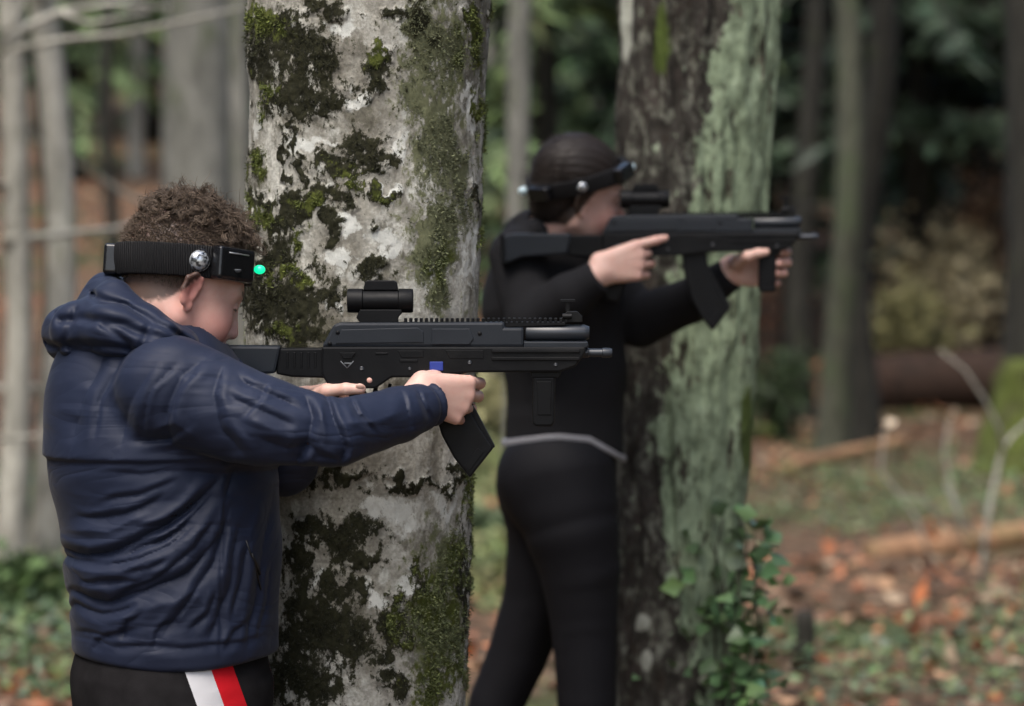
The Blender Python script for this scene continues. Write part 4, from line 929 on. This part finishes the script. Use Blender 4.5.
def folds(p):
    px, py = pix(p); out = np.zeros(len(p), np.float32); wob = (fbm(p * 14, 2) - .5) * 14
    x = px + wob; y = py + (fbm(p * 14 + 7, 2) - .5) * 12
    for path, w_, dep in CRE:
        lo_x = min(a for a, b in path) - 5 * w_; hi_x = max(a for a, b in path) + 5 * w_; lo_y = min(b for a, b in path) - 5 * w_; hi_y = max(b for a, b in path) + 5 * w_
        m = (x > lo_x) & (x < hi_x) & (y > lo_y) & (y < hi_y)
        if not m.any(): continue
        xm, ym = x[m], y[m]; best = np.full(len(xm), 1e9, np.float32); sg = np.zeros(len(xm), np.float32); tt = np.zeros(len(xm), np.float32); nseg = len(path) - 1
        for k, ((ax, ay), (bx, by)) in enumerate(zip(path[:-1], path[1:])):
            ex, ey = bx - ax, by - ay; h = np.clip(((xm - ax) * ex + (ym - ay) * ey) / (ex * ex + ey * ey), 0, 1)
            dd = (xm - ax - h * ex) ** 2 + (ym - ay - h * ey) ** 2; c = dd < best; best = np.where(c, dd, best); tt = np.where(c, (k + h) / nseg, tt); sg = np.where(c, np.sign(ex * (ym - ay) - ey * (xm - ax)), sg)
        taper = np.minimum(1, 5 * np.minimum(tt, 1 - tt) + .15)
        r = np.sqrt(best) / w_
        # a sharp valley with a soft lip either side
        if dep > 0: out[m] += dep * taper * np.where(sg > 0, np.exp(-r * .75) - .25 * np.exp(-((r - 3.2) / 1.4) ** 2), np.exp(-r * 2.2) - .45 * np.exp(-((r - 1.5) / .9) ** 2))
        else: out[m] += dep * taper * np.exp(-r * .9)
    return out * sstep(D0 + .10, D0 + .0, p[:, 1])
def ripples(p, amp=.0026):
    x = p[:, 0]; z = p[:, 2]; y = p[:, 1]
    a = x * .8 + z * .6; b = -x * .55 + z * .85
    w1 = fbm(np.stack([x * 5, y * 5, z * 5], -1), 2) * 1.6
    n = lnoise(np.stack([a * 3.2 + w1, y * 4, b * 11 + w1 * 1.5], -1)); r = 1 - np.abs(2 * n - 1)
    n2 = lnoise(np.stack([a * 7 - b * 2 + w1, y * 9 + 5, b * 24 + a * 5 + w1 * 3], -1)); r2 = 1 - np.abs(2 * n2 - 1)
    px, py = pix(p); calm = .72 - .34 * sstep(470, 430, py)
    return (-amp * 1.9 * (r - .5) - amp * .75 * (r2 - .5)) * calm
JT = pts_([((148, 400, 0), .138), ((163, 452, 0), .158), ((173, 545, 0), .148), ((176, 640, 0), .147)], P)
JR = pts_([((172, 391, -.135), .077), ((262, 421, -.18), .060), ((335, 434, -.18), .046), ((398, 415, -.10), .038), ((434, 403, -.04), .0315)], P)
JL = pts_([((190, 390, .14), .08), ((245, 455, .165), .062), ((282, 460, .14), .048), ((302, 418, .09), .036)], P)
def cuffcut(p, c, a, b):
    n = unit(V3(b) - V3(a)); return (p - V3(c)) @ n
hem_z = float(P(170, 650)[2]); yoke_z = float(P(100, 453)[2])
def neck_room(p):
    return smin(chain(p, [(NECK1[0][0], .062), (NECK1[1][0], .066)]), cull(p, HC1, .2, h1) - .004, .01)
def jacket1(p):
    d = chain(p, JT, .03)
    px, py = pix(p)
    near_back = sstep(232, 205, px)
    step = sstep(-.0045, .0025, p[:, 2] - yoke_z - (px - 100) * 2e-5)
    d = d - .0065 * step * near_back
    hemw = hem_z + .006 * np.cos((px - 175) / 70) * 0 - .012 * sstep(60, 170, px) + .010 * sstep(190, 285, px)
    e = smin(np.maximum(chain(p, JR, .008), cuffcut(p, P(430, 404, -.043), P(398, 413, -.10), P(434, 402, -.04))),
             np.maximum(chain(p, JL, .02), cuffcut(p, P(303, 417, .09), P(282, 460, .14), P(302, 418, .09))), .005)
    # gathered cuff
    ax = cuffcut(p, P(430, 404, -.043), P(398, 413, -.10), P(434, 402, -.04))
    e = e + .004 * np.exp(-((ax + .012) / .006) ** 2) * (p[:, 0] > float(P(400, 400)[0]))
    d = smin(d, e, .016)
    d = d + folds(p) + ripples(p)
    d = -smin(-d, -(hemw - p[:, 2]), .008)
    return np.maximum(d, -neck_room(p))
v, f = mesh_sdf(jacket1, P(-40, 255, -.36), P(460, 690, .36), .0026, 4)
jk = link('jacket', mesh_np('jacket', v, f), JM.m, boy)
# hood lying round the neck
HR = [pts_([((106, 290, 0), .022), ((116, 294, -.06), .018), ((146, 318, -.088), .016), ((182, 340, -.082), .016), ((213, 362, -.045), .016), ((232, 370, .01), .017), ((222, 360, .06), .017), ((170, 325, .10), .018), ((120, 292, .07), .02), ((106, 290, 0), .022)], P),
      pts_([((196, 360, -.105), .018), ((160, 342, -.130), .027), ((115, 328, -.115), .035), ((80, 330, -.06), .037), ((72, 334, .02), .038), ((90, 330, .10), .036), ((150, 335, .13), .034)], P),
      pts_([((102, 306, .0), .034), ((110, 311, -.07), .03), ((148, 330, -.105), .025), ((183, 350, -.1), .02)], P)]
def hood1(p):
    d = chain(p, HR[0], .012); d = smin(d, chain(p, HR[1], .02), .018); d = smin(d, chain(p, HR[2], .02), .014)
    px, py = pix(p); x = px + (fbm(p * 16, 2) - .5) * 18; y = py + (fbm(p * 16 + 3, 2) - .5) * 18
    for path, w_, dep in (([(60, 318), (100, 318), (150, 332), (190, 350)], 5, .009), ([(95, 296), (130, 306), (170, 330), (205, 352)], 4, .008), ([(48, 345), (95, 345), (140, 350)], 4, .006), ([(105, 325), (130, 345)], 4, .006), ([(75, 310), (66, 340), (80, 358)], 4, .005), ([(150, 325), (140, 350)], 4, .005)):
        best = np.full(len(p), 1e9, np.float32)
        for (ax, ay), (bx, by) in zip(path[:-1], path[1:]):
            ex, ey = bx - ax, by - ay; h = np.clip(((x - ax) * ex + (y - ay) * ey) / (ex * ex + ey * ey), 0, 1); best = np.minimum(best, (x - ax - h * ex) ** 2 + (y - ay - h * ey) ** 2)
        d = d + dep * np.exp(-best / (w_ * w_)) * (p[:, 1] < D0 + .02)
    d = d + ripples(p, .004)
    return np.maximum(d, -neck_room(p))
v, f = mesh_sdf(hood1, P(-20, 255, -.2), P(270, 400, .2), .0027, 4)
link('hood', mesh_np('hood', v, f), JM.m, jk)
# pocket piping and zip pull
ZIP = MAT('black zip', (.006, .006, .008), .4)
def on_jacket(px_, py_):
    a = at(px_, py_, D0 - .4); b = at(px_, py_, D0 + .1); t = np.linspace(0, 1, 900)[:, None]; pp = (a + (b - a) * t).astype(np.float32); d = jacket1(pp); k = int(np.argmax(d < 0)); return pp[k].astype(float)
a = Acc(); a.tube([on_jacket(x, y) for x, y in ((246, 540), (251, 555), (256, 570), (261, 590))], [.0014] * 4, 6); a.build('pocket_zip', ZIP.m, jk)
a = Acc(); a.tube([on_jacket(x, y) + np.array((0, -.003, 0)) for x, y in ((252, 553), (256, 563), (260, 574))], [.0016, .0024, .002], 6); a.build('zip_pull', ZIP.m, jk)

# ---- shorts with a white and a red stripe
SM = MAT('black shorts cloth', rough=.85, spec=.08); sa = SM.attr('side'); 
base_ = SM.ramp(SM.noise(30, 4), [(.3, (.008, .0075, .008)), (.7, (.016, .015, .016))])
rng_ = lambda lo, hi: SM.math('MULTIPLY', SM.math('GREATER_THAN', sa, lo), SM.math('LESS_THAN', sa, hi))
col = SM.mix(rng_(-.5, .5), base_, (.58, .58, .60)); col = SM.mix(rng_(.5, 1.35), col, (.55, .012, .02)); SM.color(col).bump(SM.noise(420, 3), .3, .001)
SH = [pts_([((174, 640, 0), .118), ((172, 675, 0), .137), ((172, 695, 0), .138)], P), pts_([((168, 690, -.055), .085), ((168, 800, -.095), .095), ((174, 905, -.10), .095)], P), pts_([((180, 690, .055), .085), ((198, 800, .10), .095), ((210, 905, .115), .095)], P)]
sz = float(P(170, 905)[2])
def shorts1(p):
    d = smin(chain(p, SH[0]), smin(chain(p, SH[1]), chain(p, SH[2]), .015), .03) + ripples(p, .006)
    return np.maximum(np.maximum(d, sz - p[:, 2]), p[:, 2] - hem_z - .03)
v, f = mesh_sdf(shorts1, P(30, 600, -.3), P(330, 960, .3), .004, 3)
px, py = pix(v); side = (px - (197 + (py - 668) * .36)) / 27.; side = np.where(v[:, 1] < D0 + .0, side, -9)
link('shorts', mesh_np('shorts', v, f, True, {'side': side}), SM.m, boy)
SHOE = MAT('dark shoe', (.03, .03, .033), .6)
def shoes(parent, ankles, fx):
    for (ax, ay), ang in ankles:
        c, s_ = math.cos(ang), math.sin(ang); o = lambda u, v_, z: V3((ax + u * c - v_ * s_, ay + u * s_ + v_ * c, z))
        def fn(p):
            d = chain(p, [(o(-.05, 0, .05), .042), (o(.06, 0, .045), .042), (o(.16, 0, .032), .036)], .02); d = smin(d, d_cap(p, o(-.03, 0, .05), o(-.03, 0, .11), .045, .042), .02)
            return np.maximum(d, .004 - p[:, 2])
        v, f = mesh_sdf(fn, (ax - .25, ay - .25, -.02), (ax + .25, ay + .25, .2), .005, 3); link('shoe', mesh_np('shoe', v, f), SHOE.m, parent)
a1, a2 = P(166, 1225, -.095), P(207, 1225, .115); shoes(boy, [((a1[0], a1[1]), .1), ((a2[0], a2[1]), .3)], 1)

# ---- curly hair
BH = hair_mat('brown curly hair', (.115, .086, .064))
def scalp(n, HM, HC, s, off=0.):
    d = rand_dirs(n * 3); d = d[(d[:, 2] > -.75)][:n]; l = np.array((-.015, 0, .045)) + d * np.array((.094, .074, .084))
    nn = unit(d / np.array((.094, .074, .084))); return l, nn
band_c = P(193, 265, 0); band_n = unit(np.array((.06, .10, 1.)))
l, nn = scalp(26000, HM1, HC1, HS1); wpos = HC1 + (l * HS1) @ HM1.T; wn_ = nn @ HM1.T
hgt = (wpos - band_c) @ band_n
zc = np.interp(l[:, 0], [-.12, -.06, -.03, .0, .03, .07, .1], [-.055, -.05, -.025, .03, .045, .062, .07])
topness = sstep(.046, .070, hgt + sstep(-.03, .06, l[:, 0]) * .036 - sstep(-.03, -.1, l[:, 0]) * .02 + (vnoise(wpos * 60) - .5) * .03)
side_ = (hgt > .018) & (rng.random(len(l)) > topness * .9); nape = (hgt < -.018) & (l[:, 2] > zc) & (l[:, 0] < .01)
sel = side_; fw = HM1[:, 0]
hair = hair_strands('hair', wpos[sel], wn_[sel], .009, .0012, .5, .0007, BH, boy, np.array((.25, -.05, -.1)), 5, .45)
hair_strands('nape_hair', wpos[nape][:2600], wn_[nape][:2600], .006, .0005, .3, .0006, BH, hair, np.array((-.1, 0, -.8)), 4, .3)
sel = np.where((hgt > .030) & (rng.random(len(l)) < topness * .5))[0][:620]
hair_strands('curls', wpos[sel], wn_[sel], .025, .0062, 1.6, .0008, BH, hair, np.array((.45, 0, .1)), 16, .55, 10)
sel = np.where((hgt > .035) & (topness > .6))[0][620:1060]
hair_strands('loose_curls', wpos[sel], wn_[sel], .036, .007, 1.5, .0006, BH, hair, np.array((.1, 0, .3)), 12, .8)
headband('black headband with silver dome and glowing green lamp on the curly hair', HM1, HC1, HS1, band_c, band_n, .0225,
         [('box', 180, 0, .026, .011, .022, False), ('box', -38, .0, .036, .010, .0235, True), ('dome', -78, .001, .0145), ('lamp', -8, -.002, .0066, .016, LEDG.m)], .007)
# ------------------------------------------------------------------ the player in black
HM2, HC2 = head_frame(G(579, 197, -.085), 14, 10, 12); HS2 = .91
h2 = lambda p: head_sdf(((p - HC2) @ HM2 / HS2).astype(np.float32)) * HS2
hw2 = lambda x, y, z: HC2 + HM2 @ (np.array((x, y, z), np.float32) * HS2)
WR2 = G(596, 270, -.215)
rh2, rf2, _ = hand_fn(WR2, (.93, .13, .20), (-.18, 0, 1), [(6, 14, 8), (40, 80, 45), (46, 82, 45), (50, 82, 45)],
                      [G(608, 260, -.16), G(620, 254, -.125), G(634, 252, -.12), G(644, 252, -.12)], 1.0)
WL2 = G(728, 271, -.10)
lh2, lf2, _ = hand_fn(WL2, (.95, -.16, .06), (-.05, 0, 1), [(28, 70, 40), (42, 80, 45), (45, 80, 45), (48, 80, 45)],
                      [G(738, 262, -.145), G(748, 256, -.185), G(758, 253, -.19), G(766, 252, -.19)], .97, True)
A2R = pts_([((520, 256, -.09), .04), ((533, 318, -.17), .032), ((570, 294, -.20), .027), ((596, 276, -.215), .022), ((601, 273, -.213), .022)], G)
A2L = pts_([((575, 252, .10), .045), ((640, 318, .04), .032), ((690, 300, -.04), .027), ((728, 271, -.10), .0215), ((733, 270, -.102), .021)], G)
T2 = pts_([((545, 258, 0), .07), ((555, 320, 0), .09), ((560, 400, 0), .085), ((560, 450, 0), .08)], G)
LG2 = [pts_([((560, 475, -.05), .110), ((566, 505, -.06), .102), ((572, 530, -.07), .092), ((580, 570, -.07), .079), ((584, 622, -.07), .065), ((587, 697, -.07), .058), ((588, 760, -.07), .051), ((590, 900, -.07), .037), ((590, 945, -.07), .038)], G),
       pts_([((550, 490, .05), .100), ((549, 540, .07), .084), ((537, 600, .085), .069), ((517, 657, .10), .060), ((498, 700, .11), .056), ((465, 800, .13), .05), ((440, 900, .14), .036), ((436, 945, .14), .037)], G)]
NK2 = [(V3(hw2(-.02, 0, -.04)), .052), (V3(G(543, 250, -.04)), .056)]
def body2(p):
    d = chain(p, T2, .03); d = smin(d, chain(p, NK2), .02)
    d = smin(d, chain(p, [(V3(G(524, 258, -.08)), .04), (V3(G(572, 258, .09)), .04)]), .04)
    for c in (A2R, A2L): d = smin(d, chain(p, c, .015), .02)
    for c in LG2: d = smin(d, chain(p, [(a, r - .014) for a, r in c], .02), .03)
    d = smin(d, cull(p, HC2, .19, h2), .018)
    return smin(smin(d, rh2(p), .010), lh2(p), .010)
v, f = mesh_sdf(body2, G(420, 115, -.3), G(800, 957, .3), .003, 4)
q = ((v - HC2) @ HM2 / HS2).astype(np.float32); aq = q.copy(); aq[:, 1] = np.abs(aq[:, 1])
g_ = lambda c, r: np.exp(-(((aq - np.array(c)) / np.array(r)) ** 2).sum(1))
blush = np.clip(g_((.062, .045, -.032), (.04, .03, .03)) * .8 + g_((.105, 0, -.026), (.018, .016, .016)) * .5, 0, 1)
zcut = np.interp(q[:, 0], [-.12, -.03, .0, .03, .07, .1], [-.08, -.06, .0, .045, .062, .07])
hairy = sstep(0, .008, q[:, 2] - zcut) * (np.linalg.norm(q, axis=1) < .2) * (q[:, 2] > -.09)
hairy = np.maximum(hairy, .8 * (g_((.082, .030, .030), (.02, .02, .0045)) > .45)); hairy = np.maximum(hairy, .95 * (g_((.084, .034, .006), (.02, .014, .003)) > .4))
for fin in (rf2, lf2):
    for fp in fin:
        for k in (0, 1, 2, 3): blush = np.maximum(blush, .5 * np.exp(-(((v - fp[k][0]) ** 2).sum(1)) / .010 ** 2))
girl = link('person', mesh_np('person', v, f, True, {'blush': blush, 'hairy': hairy, 'lips': g_((.10, .0, -.060), (.012, .018, .008))}), SKIN)
tag(girl, 'player all in black with a thin grey hem band, aiming beside the lichened trunk', 'person')
BK = MAT('black fleece', (.012, .012, .0135), .9, .15); BK.bump(BK.noise(300, 3), .3, .001)
J2T = pts_([((540, 250, .0), .085), ((551, 300, -.01), .132), ((566, 370, 0), .113), ((564, 445, 0), .116)], G)
J2R = pts_([((518, 256, -.085), .056), ((533, 320, -.165), .05), ((570, 296, -.20), .043), ((594, 280, -.215), .034)], G)
J2L = pts_([((575, 255, .10), .06), ((640, 320, .04), .052), ((690, 301, -.04), .042), ((730, 274, -.098), .032)], G)
def hemz(px): return G(560, 430)[2] - .00198 * (np.interp(px, [485, 500, 520, 545, 560, 590, 610, 632], [448, 441, 436, 432, 431, 434, 446, 462]) - 430)
def nroom2(p): return smin(chain(p, [(NK2[0][0], .057), (NK2[1][0], .060)]), cull(p, HC2, .2, h2) - .004, .01)
def jacket2(p):
    d = chain(p, J2T, .03); d = smin(d, chain(p, [(V3(G(524, 256, -.075)), .052), (V3(G(572, 252, .09)), .055)]), .03)
    e = np.minimum(np.maximum(chain(p, J2R, .008), cuffcut(p, G(599, 277, -.217), G(570, 296, -.20), G(594, 280, -.215))), np.maximum(chain(p, J2L, .008), cuffcut(p, G(732, 273, -.10), G(690, 301, -.04), G(730, 274, -.098))))
    d = smin(d, e, .015)
    d = smin(d, chain(p, [(V3(G(540, 230, -.105)), .02), (V3(G(524, 224, -.05)), .02), (V3(G(545, 228, .04)), .02), (V3(G(575, 242, .0)), .018), (V3(G(572, 246, -.085)), .018), (V3(G(540, 230, -.105)), .02)], .01), .015)
    d = d + ripples(p, .005); px, py = pix(p)
    return np.maximum(np.maximum(d, hemz(px) - p[:, 2]), -nroom2(p))
v, f = mesh_sdf(jacket2, G(420, 190, -.32), G(770, 475, .3), .004, 4)
jk2 = link('jacket', mesh_np('jacket', v, f), BK.m, girl)
HB = MAT('grey hem band', (.20, .20, .215), .6)
def hemb(p):
    px, py = pix(p); d = chain(p, J2T, .03) + ripples(p, .005)
    return np.maximum(np.maximum(d - .008, -d - .01), np.abs(p[:, 2] - hemz(px) + .004) - .0065)
v, f = mesh_sdf(hemb, G(420, 400, -.3), G(720, 490, .3), .0025, 4); link('hem_band', mesh_np('hem_band', v, f), HB.m, jk2)
LK = MAT('black leggings', (.0075, .0075, .0095), .7, .15); LK.bump(LK.noise(500, 2), .2, .0008)
lz = float(G(590, 920)[2]); lt = float(G(560, 425)[2])
def legg(p):
    d = None
    for c in LG2:
        e = chain(p, c, .004); d = e if d is None else smin(d, e, .025)
    d = smin(d, chain(p, [(V3(G(564, 440, 0)), .104), (V3(G(562, 480, 0)), .106)]), .02); d = smin(d, d_ell(p, G(533, 480, -.05), (.066, .07, .078)), .04); d = smin(d, d_ell(p, G(534, 482, .05), (.066, .07, .078)), .04)
    return np.maximum(np.maximum(d + ripples(p, .0010), lz - p[:, 2]), p[:, 2] - hemz(pix(p)[0]) + .008)
v, f = mesh_sdf(legg, G(400, 410, -.3), G(700, 960, .32), .004, 4); link('leggings', mesh_np('leggings', v, f), LK.m, girl)
b1, b2_ = G(590, 945, -.07), G(436, 945, .14); shoes(girl, [((b1[0], b1[1]), .1), ((b2_[0], b2_[1]), .2)], 1)
# smooth dark hair combed back, with loose hairs
GHM = hair_mat('dark brown hair', (.024, .0185, .016), .5)
def hair2(p):
    q = ((p - HC2) @ HM2 / HS2).astype(np.float32)
    d = d_ell(q, (-.018, 0, .050), (.097, .078, .086)); d = smin(d, d_ell(q, (-.055, 0, -.015), (.052, .06, .06)), .03)
    an = np.arctan2(q[:, 1], q[:, 2] - .02); d = d + .0007 * np.sin(an * 34 + 6 * fbm(q * 18, 2)) + .0005 * np.sin(an * 81)
    line = np.interp(q[:, 0], [-.12, -.05, -.015, .01, .04, .08, .1], [-.09, -.075, -.035, .012, .05, .068, .075])
    return np.maximum(d * HS2, (line - q[:, 2]) * .8)
v, f = mesh_sdf(hair2, HC2 - .17, HC2 + .17, .003, 3); hr2 = link('hair', mesh_np('hair', v, f, True, {'shade': np.full(len(v), .8)}), GHM, girl)
l, nn = scalp(420, HM2, HC2, HS2); l = l * 1.06; kk = (l[:, 2] > .05) | ((l[:, 0] < -.05) & (l[:, 2] > -.03)); wp = HC2 + (l[kk] * HS2) @ HM2.T; wn2_ = nn[kk] @ HM2.T
hair_strands('loose_hair', wp, wn2_ * .05, .026, .001, .3, .0007, GHM, hr2, np.array((-1., 0, -.15)), 8, .12)
bc2 = G(577, 177, -.085); bn2 = unit(np.array((-.22, -.26, 1.)))
headband('blurred black headband with small pale lamps on the smooth black hair', HM2, HC2, HS2, bc2, bn2, .0155,
         [('box', -135, 0, .026, .011, .015, False), ('box', -30, 0, .028, .010, .016, False), ('dome', -88, 0, .0105), ('lamp', -168, 0, .009, .006, LEDB.m), ('lamp', -14, .004, .010, .004, LEDB.m)], .0125)
